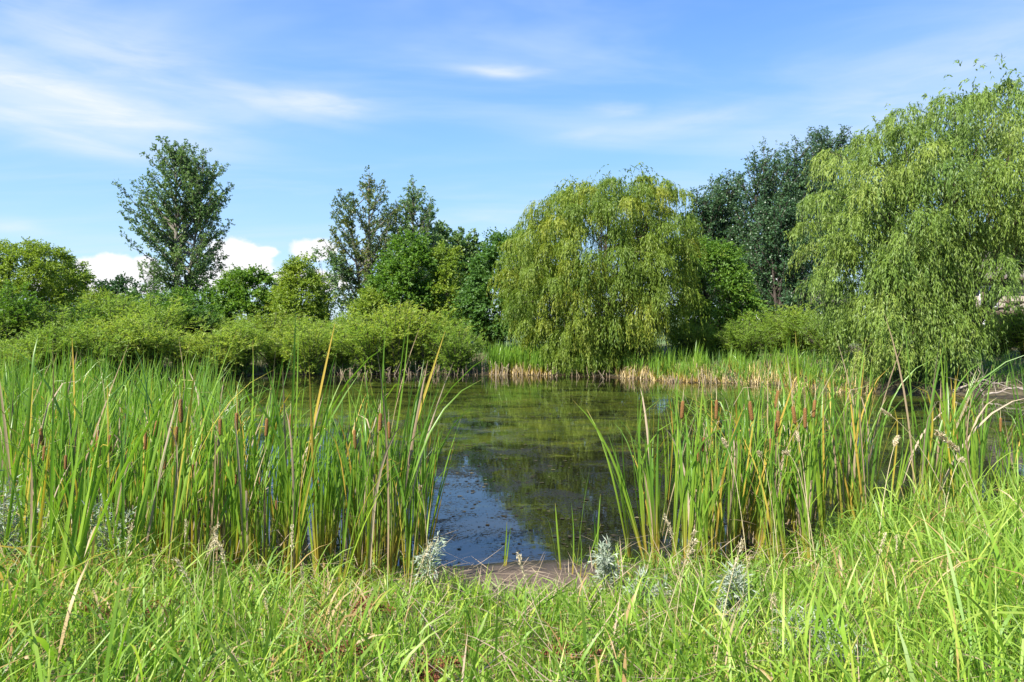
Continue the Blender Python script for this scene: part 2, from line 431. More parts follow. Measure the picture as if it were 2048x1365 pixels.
def strips(rng, P, azim, phi0, bend, L, W, nseg, power=1.0, face=0.0, twist=0.0, shape='grass', fold=0.0):
    """ribbon leaves: root points P, heading azim, tilt phi0 from vertical growing by bend towards the tip"""
    P = np.asarray(P, float).reshape(-1, 3)
    n = len(P)
    f = lambda x: np.broadcast_to(np.asarray(x, float), (n,))
    azim, phi0, bend, L, W, face, twist = map(f, (azim, phi0, bend, L, W, face, twist))
    t = np.linspace(0, 1, nseg + 1)
    phi = phi0[:, None] + bend[:, None] * t[None] ** power
    ca, sa = np.cos(azim)[:, None], np.sin(azim)[:, None]
    T = np.stack([np.sin(phi) * ca, np.sin(phi) * sa, np.cos(phi)], -1)
    step = 0.5 * (T[:, 1:] + T[:, :-1]) * (L / nseg)[:, None, None]
    C = P[:, None] + np.concatenate([np.zeros((n, 1, 3)), np.cumsum(step, 1)], 1)
    S = np.stack([-sa + 0 * phi, ca + 0 * phi, 0 * phi], -1)
    N = np.cross(T, S)
    fa = (face[:, None] + twist[:, None] * t[None])[..., None]
    S, N = S * np.cos(fa) + N * np.sin(fa), N * np.cos(fa) - S * np.sin(fa)
    if shape == 'grass':
        w = np.interp(t, [0, 0.12, 0.35, 0.7, 1], [0.45, 0.85, 1, 0.7, 0.03])
    elif shape == 'reed':
        w = np.interp(t, [0, 0.1, 0.6, 0.85, 1], [1.15, 1.0, 0.9, 0.6, 0.05])
    else:
        w = np.interp(t, [0, 1], [1, 0.8])
    hw = (0.5 * W[:, None] * w[None])[..., None]
    k1 = nseg + 1
    if fold:
        V = np.stack([C - S * hw, C + N * hw * fold, C + S * hw], 2)
        idx = np.arange(n)[:, None] * k1 * 3 + np.arange(nseg)[None] * 3
        Q = np.stack([np.stack([idx, idx + 1, idx + 4, idx + 3], -1), np.stack([idx + 1, idx + 2, idx + 5, idx + 4], -1)], 2)
        m_ = 3
    else:
        V = np.stack([C - S * hw, C + S * hw], 2)
        idx = np.arange(n)[:, None] * k1 * 2 + np.arange(nseg)[None] * 2
        Q = np.stack([idx, idx + 1, idx + 3, idx + 2], -1)
        m_ = 2
    al = np.broadcast_to(t[None, :, None], (n, k1, m_)).ravel()
    return V.reshape(-1, 3), Q.reshape(-1, 4), al, k1 * m_

def leaf_quads(P, D, L, W, rng, fold=0.25, up=0.85, nb=None):
    """one folded diamond per leaf"""
    n = len(P)
    D = unit(D)
    S = unit(np.cross(D, rng.normal(size=(n, 3)) * (0.75 if nb is None else 0.55) + (np.array([0, 0, up]) if nb is None else nb)))      # blades turned more or less to the light
    N = np.cross(D, S)
    L = np.broadcast_to(L, (n,))[:, None]; W = np.broadcast_to(W, (n,))[:, None]
    mid = P + D * L * 0.42 - N * W * fold
    V = np.stack([P, mid + S * W * 0.5, P + D * L, mid - S * W * 0.5], 1)
    Q = np.arange(n * 4).reshape(n, 4)
    return V.reshape(-1, 3), Q

def strands(rng, S, D, length, grav, nper, leafL, leafW, ang, tint, jit=0.25, leaf_droop=0.3, t0=0.08, tint_noise=0.35, nb=None):
    """leaves set along curved twigs; returns verts, quads, tint"""
    n = len(S)
    t = np.clip(np.linspace(t0, 1, nper)[None] + rng.normal(0, 0.5 / nper, (n, nper)), 0, 1.02)
    Ln = np.broadcast_to(length, (n,))[:, None, None]
    G = np.broadcast_to(grav, (n,))[:, None, None]
    dn = np.array([0, 0, -1.0])
    tt = t[..., None]
    pos = S[:, None] + Ln * (D[:, None] * tt * (1 - 0.35 * G.clip(0, 1) * tt) + dn * G * tt ** 2)
    tan = unit(D[:, None] * (1 - 0.7 * G.clip(0, 1) * tt) + dn * 2 * G * tt)
    perp = unit(np.cross(tan, rng.normal(size=(n, nper, 3))))
    a = ang + rng.normal(0, 0.2, (n, nper, 1))
    ld = tan * np.cos(a) + perp * np.sin(a) + dn * leaf_droop + rng.normal(0, jit, (n, nper, 3)) * 0.4
    m_ = n * nper
    V, Q = leaf_quads(pos.reshape(m_, 3), ld.reshape(m_, 3), leafL * rng.uniform(0.65, 1.2, m_), leafW * rng.uniform(0.75, 1.2, m_), rng, nb=None if nb is None else np.repeat(nb, nper, 0))
    tn = np.repeat(np.broadcast_to(tint, (n,)), nper)
    tn = np.clip(tn * (1 - tint_noise) + rng.random(m_) * tint_noise, 0, 1)
    return V, Q, np.repeat(tn, 4)

class Soup:
    def __init__(self):
        self.V, self.Q, self.T, self.A, self.n = [], [], [], [], 0
    def add(self, V, Q, T, A=None):
        self.V.append(V); self.Q.append(np.asarray(Q) + self.n); self.T.append(np.asarray(T))
        self.A.append(np.zeros(len(V)) if A is None else A); self.n += len(V)
    def mesh(self, name, mat):
        return quad_mesh(name, np.concatenate(self.V), np.concatenate(self.Q), mat, tint=np.concatenate(self.T), along=np.concatenate(self.A))

# ------------------------------------------------------------------ the ground and the pond
FX = np.array([-40, -32, -22, -16.5, -10.2, -0.5, 3.5, 6.0, 9.2, 10.6, 14.7, 22, 34, 45, 60])
FY = np.array([6.3, 9, 18.5, 24.0, 28.8, 28.5, 27.4, 25.2, 24.0, 21.2, 19.7, 18.0, 16.5, 12, 12])
def near_y(x):
    x = np.asarray(x, float)
    return 6.45 + 0.20 * np.maximum(x - 1.4, 0) + 0.10 * np.sin(x * 2.1 + 0.6) + 0.06 * np.sin(x * 5.3) - 0.35 * np.clip((-x - 1.2) / 3, 0, 1)
def far_y(x):
    x = np.asarray(x, float)
    return np.interp(x, FX, FY) + 0.12 * np.sin(x * 1.7) + 0.07 * np.sin(x * 4.1 + 1)
def ground_z(x, y):
    x = np.asarray(x, float); y = np.asarray(y, float)
    n, f = near_y(x), far_y(x)
    dn = n - y                                              # metres up the near bank
    near = np.interp(dn, [0, 0.35, 1.2, 2.5, 4.0, 6.5, 40], [0, 0.06, 0.13, 0.33, 0.62, 0.75, 0.9])
    df = y - f
    far = np.interp(df, [0, 0.5, 1.6, 4, 12, 60, 300], [0, 0.06, 0.22, 0.45, 0.9, 1.2, 1.3])
    depth = np.minimum(-dn, -df)
    inside = -0.55 * np.clip(depth / 2.2, 0, 1) ** 0.8
    z = np.where(depth > 0, inside, np.where(dn >= 0, near, far))
    r = 0.018 * np.sin(x * 3.1 + y * 1.7) + 0.014 * np.sin(x * 7.3 - y * 5.9) + 0.05 * np.sin(x * 0.23 + 1) * np.clip((y - 32) / 10, 0, 1)
    return z + r * np.clip(np.abs(depth) * 2, 0, 1)

def axis(lo, hi, step, reach):
    core = np.arange(lo, hi + step * 0.5, step)
    ext = np.geomspace(step * 2, reach, 34)
    return np.concatenate([lo - ext[::-1], core, hi + ext])
gx = axis(-24, 24, 0.5, 3000)
gy = np.concatenate([-np.geomspace(2, 3000, 26)[::-1], np.arange(0, 9, 0.12), np.arange(9, 17, 0.5), np.arange(17, 34, 0.25), 34 + np.geomspace(0.3, 4000, 40)])
XX, YY = np.meshgrid(gx, gy)
ZZ = ground_z(XX, YY)
nx, ny = len(gx), len(gy)
ii = (np.arange(ny - 1)[:, None] * nx + np.arange(nx - 1)[None]).ravel()
link('ground', quad_mesh('ground', np.stack([XX, YY, ZZ], -1), np.stack([ii, ii + 1, ii + nx + 1, ii + nx], -1), 'bank_soil', smooth=True), kind='structure')
wx = np.linspace(-42, 60, 60); wyv = np.linspace(4, 34, 30)
WX, WY = np.meshgrid(wx, wyv)
ii = (np.arange(29)[:, None] * 60 + np.arange(59)[None]).ravel()
link('pond_water', quad_mesh('pond_water', np.stack([WX, WY, 0 * WX], -1), np.stack([ii, ii + 1, ii + 61, ii + 60], -1), 'pond_water'), kind='structure')

rng = np.random.default_rng(9)
n = 16000
cx_, cy_ = rng.uniform(-9, 13, 260), 6.6 + 15 * rng.random(260) ** 1.3
pick = rng.integers(0, 260, n)
x = cx_[pick] + rng.normal(0, 0.75, n); y = cy_[pick] + rng.normal(0, 0.35, n)
k_ = (y > near_y(x) + 0.05) & (y < far_y(x) - 0.1)
x, y = x[k_], y[k_]; n = len(x)
th = rng.uniform(0, 6.283, (n, 1)) + np.array([[0, 1.5, 3.2, 4.6]]) + rng.normal(0, 0.3, (n, 4))
rr = rng.gamma(2.2, 0.008, (n, 1)).clip(0.005, 0.045) * rng.uniform(0.6, 1.2, (n, 4))
V = np.stack([x[:, None] + rr * np.cos(th), y[:, None] + rr * np.sin(th) * 0.8, np.broadcast_to(0.004 + 0.004 * rng.random((n, 1)), (n, 4))], -1)
link('pond_scum', quad_mesh('pond_scum', V, np.arange(n * 4).reshape(n, 4), 'pond_scum', tint=np.repeat(rng.random(n), 4)), kind='stuff', label='brown and olive flecks of scum floating on the pond', cat='pond scum')

def at(px, d):
    """world x of a photo column at distance d"""
    return (px - 1024) / F_PX * d
def base(px, d):
    x = at(px, d)
    return (x, d, float(ground_z(x, d)))

# ------------------------------------------------------------------ houses beyond the trees
def box_mesh(name, boxes, mat):
    V, Q, n = [], [], 0
    for (x0, y0, z0, x1, y1, z1) in boxes:
        v = [(x0, y0, z0), (x1, y0, z0), (x1, y1, z0), (x0, y1, z0), (x0, y0, z1), (x1, y0, z1), (x1, y1, z1), (x0, y1, z1)]
        qd = [(0, 3, 2, 1), (4, 5, 6, 7), (0, 1, 5, 4), (1, 2, 6, 5), (2, 3, 7, 6), (3, 0, 4, 7)]
        V += v; Q += [[i + n for i in f] for f in qd]; n += 8
    return quad_mesh(name, V, Q, mat)

def hip_roof(w, dpt, z0, rise, over, thick=0.22):
    x0, x1, y0, y1 = -over, w + over, -over, dpt + over
    rx0, rx1, ym = min(dpt, w) / 2, w - min(dpt, w) / 2, dpt / 2
    V = [(x0, y0, z0 - thick), (x1, y0, z0 - thick), (x1, y1, z0 - thick), (x0, y1, z0 - thick), (x0, y0, z0), (x1, y0, z0), (x1, y1, z0), (x0, y1, z0),
         (rx0, ym, z0 + rise), (rx1, ym, z0 + rise)]
    Q = [(0, 3, 2, 1), (0, 1, 5, 4), (1, 2, 6, 5), (2, 3, 7, 6), (3, 0, 4, 7), (4, 5, 9, 8), (6, 7, 8, 9), (5, 6, 9, 9), (7, 4, 8, 8)]
    me = bpy.data.meshes.new('roof')
    me.from_pydata(V, [], [list(dict.fromkeys(f)) for f in Q])
    me.update()
    me.materials.append(MATS['roof_shingle'])
    return me

def house(label, loc, w, dpt, eave, rise, wins, wallmat, rot=0.0, deck=None):
    h = thing('house', label, 'house', loc, rot=(0, 0, rot))
    link('wall', box_mesh('wall', [(0, 0, -0.6, w, dpt, eave)], wallmat), h)
    link('roof', hip_roof(w, dpt, eave + 0.2, rise, 0.55), h)
    link('gutter', box_mesh('gutter', [(-0.62, -0.68, eave + 0.02, w + 0.62, -0.56, eave + 0.16)], 'dark_timber'), h)
    for (x0, z0, ww, hh) in wins:
        wn = link('window', box_mesh('window', [(x0, -0.05, z0, x0 + ww, 0.03, z0 + hh)], 'window_glass'), h)
        t = 0.09
        link('frame', box_mesh('frame', [(x0 - t, -0.09, z0 - t, x0, 0.02, z0 + hh + t), (x0 + ww, -0.09, z0 - t, x0 + ww + t, 0.02, z0 + hh + t),
                                         (x0, -0.09, z0 - t, x0 + ww, 0.02, z0), (x0, -0.09, z0 + hh, x0 + ww, 0.02, z0 + hh + t),
                                         (x0 + ww / 2 - 0.03, -0.085, z0, x0 + ww / 2 + 0.03, 0.02, z0 + hh)], 'white_paint'), wn)
    if deck:
        dx0, dx1, dz, dd = deck
        dk = link('deck', box_mesh('deck', [(dx0, -dd, dz - 0.25, dx1, -0.02, dz)], 'dark_timber'), h)
        for px_ in np.linspace(dx0 + 0.15, dx1 - 0.15, 5):
            link('post', box_mesh('post', [(px_ - 0.09, -dd + 0.02, -0.6, px_ + 0.09, -dd + 0.2, dz - 0.25)], 'white_paint' if px_ < dx0 + 0.3 else 'dark_timber'), dk)
        rails = [(dx0, -dd, dz + 0.95, dx1, -dd + 0.1, dz + 1.03), (dx0, -dd + 0.02, dz + 0.5, dx1, -dd + 0.07, dz + 0.55), (dx0, -dd + 0.02, dz + 0.12, dx1, -dd + 0.07, dz + 0.17)]
        link('railing', box_mesh('railing', rails, 'dark_timber'), dk)
        for px_ in np.arange(dx0 + 0.05, dx1, 1.5):
            link('railing_post', box_mesh('railing_post', [(px_, -dd - 0.02, dz, px_ + 0.11, -dd + 0.12, dz + 1.1)], 'dark_timber'), dk)
    return h
house('stone walled house with hipped roof and raised timber deck behind the large willow', (28.2, 43, 1.0), 15, 10, 3.75, 3.1,
      [(1.3, 2.15, 1.0, 1.2), (6.5, 2.15, 1.6, 1.2)], 'stone_wall', deck=(-0.4, 9.0, 1.85, 2.6))
house('pale house glimpsed between the dark poplars and the large willow', (24.0, 68, 1.1), 11, 9, 2.7, 2.6,
      [(1.5, 0.9, 1.2, 1.2), (5.5, 0.9, 1.2, 1.2)], 'white_paint')

# ------------------------------------------------------------------ trees
def to_profile(px, d, rows):
    """rows of (photo row, left edge, right edge) -> heights and half widths in metres around the trunk"""
    bz = base(px, d)[2]
    z = np.array([CAM_Z - (py - HZ) / F_PX * d - bz for py, _, _ in rows])
    xl = np.array([(px - l) / F_PX * d for _, l, _ in rows]); xr = np.array([(r - px) / F_PX * d for _, _, r in rows])
    o = np.argsort(z)
    return z[o], xl[o], xr[o]

def dome_clumps(rng, prof, n, depth=0.9, inner=0.45, back=0.6, gap=0.0):
    z, xl, xr = prof
    zz = np.linspace(z[0], z[-1], 400)
    w = np.interp(zz, z, np.maximum(xl + xr, 0.2)) + 0.15
    cdf = np.cumsum(w); cdf /= cdf[-1]
    m_ = int(n * (8 if gap else 2.2))
    zc = np.interp(rng.random(m_), cdf, zz)
    th = rng.uniform(0, 2 * np.pi, m_)
    keep = (np.sin(th) < 0.2) | (rng.random(m_) < back)
    if not gap:
        zc, th = zc[keep][:n], th[keep][:n]
    else:
        zc, th = zc[keep], th[keep]
    r = np.sqrt(inner ** 2 + (1 - inner ** 2) * rng.random(len(zc)))
    l, rr = np.interp(zc, z, xl), np.interp(zc, z, xr)
    cx, hw = 0.5 * (rr - l), 0.5 * (rr + l)
    C = np.stack([cx + hw * r * np.cos(th), hw * depth * r * np.sin(th), zc], -1)
    if gap:                                                 # keep the boughs apart so that each reads as a mound of its own
        ok = []
        for i in range(len(C)):
            if len(ok) >= n:
                break
            if not ok or ((C[ok] - C[i]) ** 2).sum(1).min() > gap * gap:
                ok.append(i)
        C, th, zc = C[ok], th[ok], zc[ok]
    ctr = np.array([0, 0, z[0] + 0.35 * (z[-1] - z[0])])
    O = unit(np.stack([np.cos(th), np.sin(th), 1.1 * (zc - ctr[2]) / (z[-1] - z[0])], -1))
    return C, O

def kmeans(rng, X, k, it=6):
    c = X[rng.choice(len(X), min(k, len(X)), replace=False)]
    for _ in range(it):
        a = ((X[:, None] - c[None]) ** 2).sum(-1).argmin(1)
        c = np.array([X[a == i].mean(0) if (a == i).any() else c[i] for i in range(len(c))])
    return c, a

def skeleton(rng, C, fork, r0, nlimb, mat, lean=(0, 0), stems=1):
    tb = Tubes(7)
    top = np.array([lean[0], lean[1], fork])
    trunk = bez((0, 0, -0.3), (lean[0] * 0.2, lean[1] * 0.2, fork * 0.5), top, 7)
    tb.add(trunk, r0 * np.linspace(1.25, 0.75, 7), 9)
    cen, a = kmeans(rng, C, nlimb)
    for i in range(len(cen)):
        st = trunk[rng.integers(3, 7)]
        e = st + (cen[i] - st) * 0.85
        mid = st + (e - st) * 0.45 + np.array([0, 0, 0.18 * np.linalg.norm(e - st)]) + rng.normal(0, 0.12, 3)
        limb = bez(st, mid, e, 8)
        tb.add(limb, r0 * np.linspace(0.4, 0.11, 8), 6)
        for cpt in C[a == i]:
            s = limb[rng.integers(3, 8)]
            mm = s + (cpt - s) * 0.5 + np.array([0, 0, 0.12 * np.linalg.norm(cpt - s)]) + rng.normal(0, 0.08, 3)
            tb.add(bez(s, mm, cpt, 5), r0 * np.linspace(0.085, 0.022, 5), 4)
    return tb.mesh('trunk', mat)

def plant_tree(name, label, px, d, trunk_me, crown_me, group=None, extra=None):
    t = thing(name, label, 'tree', base(px, d), group)
    link('trunk', trunk_me, t)
    link('crown', crown_me, t)
    return t

def dome_tree(name, label, px, d, rows, n, per, leaves, leafL, leafW, mat, bark, seed, length=(0.35, 0.7), grav=0.12, spread=0.6, fork=None, r0=0.13,
              nlimb=9, depth=0.9, inner=0.3, ang=0.7, up=0.2, tint_bias=0.0, group=None, lump=0.8, lean=(0, 0), jit=0.25):
    rng = np.random.default_rng(seed)
    prof = to_profile(px, d, rows)
    n, per, leafL, leafW = int(n * 1.5), int(per * 1.4), leafL * 1.08, leafW * 1.32
    C, O = dome_clumps(rng, prof, n, depth, inner, 0.5)
    H = prof[0][-1]
    fork = fork or 0.38 * H
    tint = np.clip(rng.beta(2, 2, len(C)) * lump + tint_bias, 0, 1)
    S = np.repeat(C, per, 0) + rng.normal(0, 0.12, (len(C) * per, 3))
    D = unit(np.repeat(O, per, 0) * 0.7 + rng.normal(0, spread, (len(C) * per, 3)) + np.array([0, 0, up]))
    sp_ = Soup()
    sp_.add(*strands(rng, S, D, rng.uniform(*length, len(S)), grav, leaves, leafL, leafW, ang, np.repeat(tint, per), jit=jit))
    return plant_tree(name, label, px, d, skeleton(rng, C, fork, r0, nlimb, bark, lean), sp_.mesh('crown', mat), group)

def ascending_tree(name, label, px, d, rows, nlimb, mat, bark, seed, el=45, leafL=0.11, leafW=0.10, per=6, leaves=7, r0=0.2, gap=0.42, leaders=((0, 0, 1.0),), group=None,
                   tint_bias=0.0, z0=0.12, bushy=0.45, down=0.0):
    """cottonwood or poplar: straight leaders, limbs rising steeply, leaves clustered along each limb"""
    rng = np.random.default_rng(seed)
    z, xl, xr = to_profile(px, d, rows)
    H = z[-1]
    tb = Tubes(6)
    CL, OD, TT = [], [], []
    lead = []
    for (lx, ly, lh) in leaders:
        tip = np.array([lx, ly, H * lh])
        P = bez((0, 0, -0.3), (lx * 0.5, ly * 0.5, H * 0.3), tip, 14)
        tb.add(P, r0 * np.linspace(1.2, 0.08, 14) * (1 if lx == 0 else 0.7), 7)
        lead.append(P)
        for s in np.linspace(0.72, 1.0, 16):
            k = min(int(s * 13), 12)
            CL.append(P[k] + (P[k + 1] - P[k]) * (s * 13 - k) + rng.normal(0, 0.12, 3)); OD.append([0, 0, 1.0]); TT.append(rng.random())
    for i in range(nlimb):
        P = lead[rng.integers(len(lead))]
        s = rng.uniform(z0, 0.93) ** 0.9
        k = min(int(s * 13), 12)
        st = P[k] + (P[k + 1] - P[k]) * (s * 13 - k)
        th = i * 2.39996 + rng.normal(0, 0.25)
        c, sn = math.cos(th), math.sin(th)
        e_ = rad(el + rng.normal(0, 9) - down * (1 - s))
        ze = st[2] + 0.8
        for _ in range(8):                                  # where this limb would meet the outline of the crown
            wl, wr = np.interp(ze, z, xl), np.interp(ze, z, xr)
            hwid = (wr if c > 0 else wl) * abs(c) + 0.5 * (wl + wr) * abs(sn)
            hwid = max(0.2, hwid - abs(st[0]) * abs(c) * (1 if c * st[0] > 0 else -1))
            ze = 0.5 * ze + 0.5 * min(st[2] + hwid * math.tan(e_), H)
        f_ = rng.uniform(0.72, 1.06)
        hwid *= f_
        ze = min(st[2] + (ze - st[2]) * f_, H)
        end = np.array([st[0] + hwid * c, st[1] + hwid * sn, ze])
        if end[2] < 0.6:
            end[2] = 0.6
        ctl = st + (end - st) * 0.5 + np.array([c, sn, -0.25]) * 0.1 * hwid
        B = bez(st, ctl, end, 7)
        Ln = np.linalg.norm(end - st)
        tb.add(B, r0 * np.linspace(0.3, 0.05, 7) * min(1, Ln / 3 + 0.3), 4)
        t_l = rng.random()
        for u in np.arange(0.22, 1.0001, gap / max(Ln, 0.5)):
            f = u * 6; k = min(int(f), 5)
            CL.append(B[k] + (B[k + 1] - B[k]) * (f - k) + rng.normal(0, 0.10 + 0.08 * (1 - u), 3))
            OD.append((B[k + 1] - B[k]) / (np.linalg.norm(B[k + 1] - B[k]) + 1e-6)); TT.append(np.clip(t_l * 0.6 + rng.random() * 0.4, 0, 1))
    CL, OD, TT = np.array(CL), np.array(OD), np.clip(np.array(TT) + tint_bias, 0, 1)
    S = np.repeat(CL, per, 0) + rng.normal(0, 0.09, (len(CL) * per, 3))
    D = unit(np.repeat(OD, per, 0) * 0.7 + rng.normal(0, 0.6, (len(CL) * per, 3)))
    so = Soup()
    so.add(*strands(rng, S, D, rng.uniform(0.5, 1.0, len(S)) * bushy, 0.15, leaves, leafL, leafW, 0.9, np.repeat(TT, per), jit=0.6, leaf_droop=0.35))
    return plant_tree(name, label, px, d, tb.mesh('trunk', bark), so.mesh('crown', mat), group)

def willow(label, px, d, rows, n, per, leaves, mat, seed, length=(0.7, 1.5), fork=1.6, r0=0.22, nlimb=11, depth=0.85, inner=0.5, leafL=0.15, leafW=0.03, wind=0.0, lean=(0, 0), extra=(), hole=None, bough=1.0, gap=0.8, core=120):
    rng = np.random.default_rng(seed)
    prof = to_profile(px, d, rows)
    C, O = dome_clumps(rng, prof, n, depth, inner, 0.6, gap)
    C[:, 2] -= 0.25
    if extra:
        E = np.array(extra, float); C = np.concatenate([C, E]); O = np.concatenate([O, unit(np.stack([E[:, 0] * 0.2, np.full(len(E), -1.0), np.full(len(E), 0.4)], -1))])
    if hole is not None:                                    # an opening in the crown that shows the limbs
        hx, hz, hr = hole
        k = ~(((C[:, 0] - hx) ** 2 + ((C[:, 2] - hz) * 0.75) ** 2 < hr ** 2))
        C, O = C[k], O[k]
    C[:, 2] = np.maximum(C[:, 2], 0.5)
    K, KO = dome_clumps(rng, (prof[0], prof[1] * 0.72, prof[2] * 0.72), core, depth, 0.1, 1.0)      # inner leaves that fill the crown
    if hole is not None:
        kk = ~(((K[:, 0] - hole[0]) ** 2 + ((K[:, 2] - hole[1]) * 0.7) ** 2 < (hole[2] + 0.35) ** 2))
        K, KO = K[kk], KO[kk]
    K[:, 2] = np.maximum(K[:, 2], 0.8)
    nb = 13                                                 # each clump is a mound of boughs arching out, set with hanging sprays
    tint = rng.beta(2, 2.2, len(C))
    size = rng.uniform(0.65, 1.25, len(C))
    B0 = np.repeat(C, nb, 0)
    th = rng.uniform(0, 2 * np.pi, len(B0))
    BD = np.stack([np.cos(th), np.sin(th), rng.uniform(-0.1, 0.35, len(B0))], -1) + np.repeat(O, nb, 0) * 0.5 + np.array([wind, 0, 0])
    BD = unit(BD)
    BL = rng.uniform(0.45, 1.0, len(B0)) * np.repeat(size, nb) * bough
    k = max(3, per // nb)
    u = rng.uniform(0.05, 1.0, (len(B0), k, 1)) ** 0.75
    S = (B0[:, None] + BD[:, None] * BL[:, None, None] * u + np.array([0, 0, -0.75]) * (u ** 2) * BL[:, None, None]).reshape(-1, 3) + rng.normal(0, 0.04, (len(B0) * k, 3))
    tn = unit(BD[:, None] + np.array([0, 0, -1.5]) * u).reshape(-1, 3)
    D = unit(tn * 0.75 + rng.normal(0, 0.33, (len(S), 3)) + np.array([wind * 0.6, 0, 0.05]))
    Ln = rng.uniform(*length, len(S)) * np.repeat(np.repeat(size, nb), k)
    Ln = np.minimum(Ln, np.maximum(0.2, (S[:, 2] - 0.02) / 1.0))
    so = Soup()
    so.add(*strands(rng, S, D * 0.55, Ln, 0.8, leaves, leafL, leafW, 0.36, np.repeat(np.repeat(tint, nb), k), jit=0.25, leaf_droop=0.3, t0=0.0, tint_noise=0.28,
                    nb=unit(S - np.repeat(np.repeat(C, nb, 0), k, 0)) * 0.9 + np.array([0, 0, 0.55])))
    KS = np.repeat(K, 14, 0) + rng.normal(0, 0.3, (len(K) * 14, 3))
    so.add(*strands(rng, KS, unit(rng.normal(0, 1, KS.shape) + np.array([0, 0, -0.3])), rng.uniform(0.5, 0.9, len(KS)), 0.5, 9, 0.17, 0.05, 0.5, np.repeat(rng.random(len(K)) * 0.6, 14), leaf_droop=0.4))
    t = thing('willow_tree', label, 'tree', base(px, d))
    tb = skeleton(rng, C, fork, r0, nlimb, 'willow_bark', lean)
    link('trunk', tb, t)
    link('crown', so.mesh('crown', mat), t)
    return t

# the weeping willow on the far bank
willow('rounded yellow-green weeping willow standing alone on the far bank above the reeds', 1195, 29.5,
       [(725, 1115, 1262), (690, 1075, 1285), (650, 1050, 1310), (615, 1035, 1355), (570, 1022, 1370), (520, 1002, 1376), (470, 1015, 1382), (430, 1045, 1378), (390, 1085, 1370), (362, 1120, 1345), (350, 1165, 1320)],
       300, 92, 9, 'willow_leaf', 11, hole=(-0.2, 5.4, 0.55), nlimb=14, length=(0.3, 0.85), gap=0.76, bough=0.92, core=200)
# the large willow on the right bank
willow('huge silvery-green weeping willow overhanging the water beside the house', 1930, 23.0,
       [(740, 1755, 1895), (700, 1735, 1900), (650, 1680, 1900), (610, 1660, 1890), (560, 1640, 1885), (510, 1620, 1880), (465, 1615, 1950), (430, 1612, 2250), (390, 1612, 2400), (345, 1618, 2400), (300, 1648, 2390), (250, 1700, 2350), (205, 1805, 2300), (170, 1910, 2240), (148, 1990, 2180)],
       400, 92, 8, 'silver_willow_leaf', 12, length=(0.3, 0.85), wind=-0.12, gap=0.95, bough=0.95, core=260, fork=2.6, r0=0.25, nlimb=18, depth=0.55, inner=0.45, leafL=0.15, leafW=0.03, lean=(0.15, 0),
       extra=[(1.7, -2.6, 2.9), (2.2, -2.2, 3.0), (0.6, -1.5, 4.9), (1.7, -1.8, 5.9), (-0.1, -1.8, 3.6)] + [(-4.3 + 3.7 * ((i * 0.618) % 1.0), -1.6 - 1.2 * ((i * 0.377) % 1.0), 0.9 + 3.3 * (i / 33.0)) for i in range(34)] + [(-5.0 + 4.6 * ((i * 0.618) % 1.0), -1.2 - 1.6 * ((i * 0.414) % 1.0), 3.6 + 3.2 * (i / 25.0)) for i in range(26)] + [(-4.4 + 1.9 * ((i * 0.618) % 1.0), -0.2 - 1.5 * ((i * 0.414) % 1.0), 2.4 + 2.0 * (i / 13.0)) for i in range(14)])

# tall cottonwoods and poplars
ascending_tree('cottonwood_tree', 'tall dark green cottonwood rising alone above the shrubs', 352, 50,
               [(645, 298, 410), (600, 300, 410), (560, 305, 408), (520, 294, 418), (480, 276, 432), (430, 272, 434), (380, 276, 428), (345, 286, 420), (312, 305, 406), (282, 332, 374)],
               210, 'cottonwood_leaf', 'grey_bark', 21, z0=0.03, el=55, leaders=((0, 0, 1.0), (2.1, 0.3, 0.95)), leafL=0.105, leafW=0.085, per=6, leaves=8, gap=0.30, down=26, bushy=0.27)
ascending_tree('cottonwood_tree', 'tall sparse cottonwood with yellowing leaves, the taller of the middle pair', 738, 50,
               [(660, 690, 790), (600, 680, 800), (530, 655, 805), (460, 665, 800), (410, 672, 795), (385, 700, 778), (342, 726, 760)],
               90, 'yellowing_cottonwood_leaf', 'grey_bark', 22, el=50, leaders=((0, 0, 1.0), (-1.6, 0.2, 0.86)), leafL=0.105, leafW=0.085, per=7, leaves=8, gap=0.34, bushy=0.3)
ascending_tree('cottonwood_tree', 'greener narrow cottonwood beside the taller yellowing one', 826, 52,
               [(650, 780, 870), (560, 778, 866), (460, 782, 866), (410, 788, 856), (390, 804, 846), (358, 818, 834)],
               85, 'cottonwood_leaf', 'grey_bark', 23, el=58, leafL=0.105, leafW=0.085, per=7, leaves=8, gap=0.34, bushy=0.3, leaders=((0, 0, 1.0), (1.3, 0.2, 0.86)))
for i, (px, top, d, lab) in enumerate(((884, 448, 58, 'slim poplar next to the pair of tall cottonwoods'), (916, 462, 60, 'slim poplar in the middle of three behind the lime trees'), (948, 468, 59, 'slim poplar of the three standing closest to the round willow'))):
    ascending_tree('poplar_tree', lab, px, d, [(650, px - 34, px + 34), (560, px - 34, px + 34), (510, px - 27, px + 27), (top + 20, px - 16, px + 16), (top, px - 7, px + 7)],
                   42, 'cottonwood_leaf', 'grey_bark', 24 + i, el=60, leafL=0.2, leafW=0.18, per=7, leaves=6, gap=0.4, group='slim poplars behind the pond')
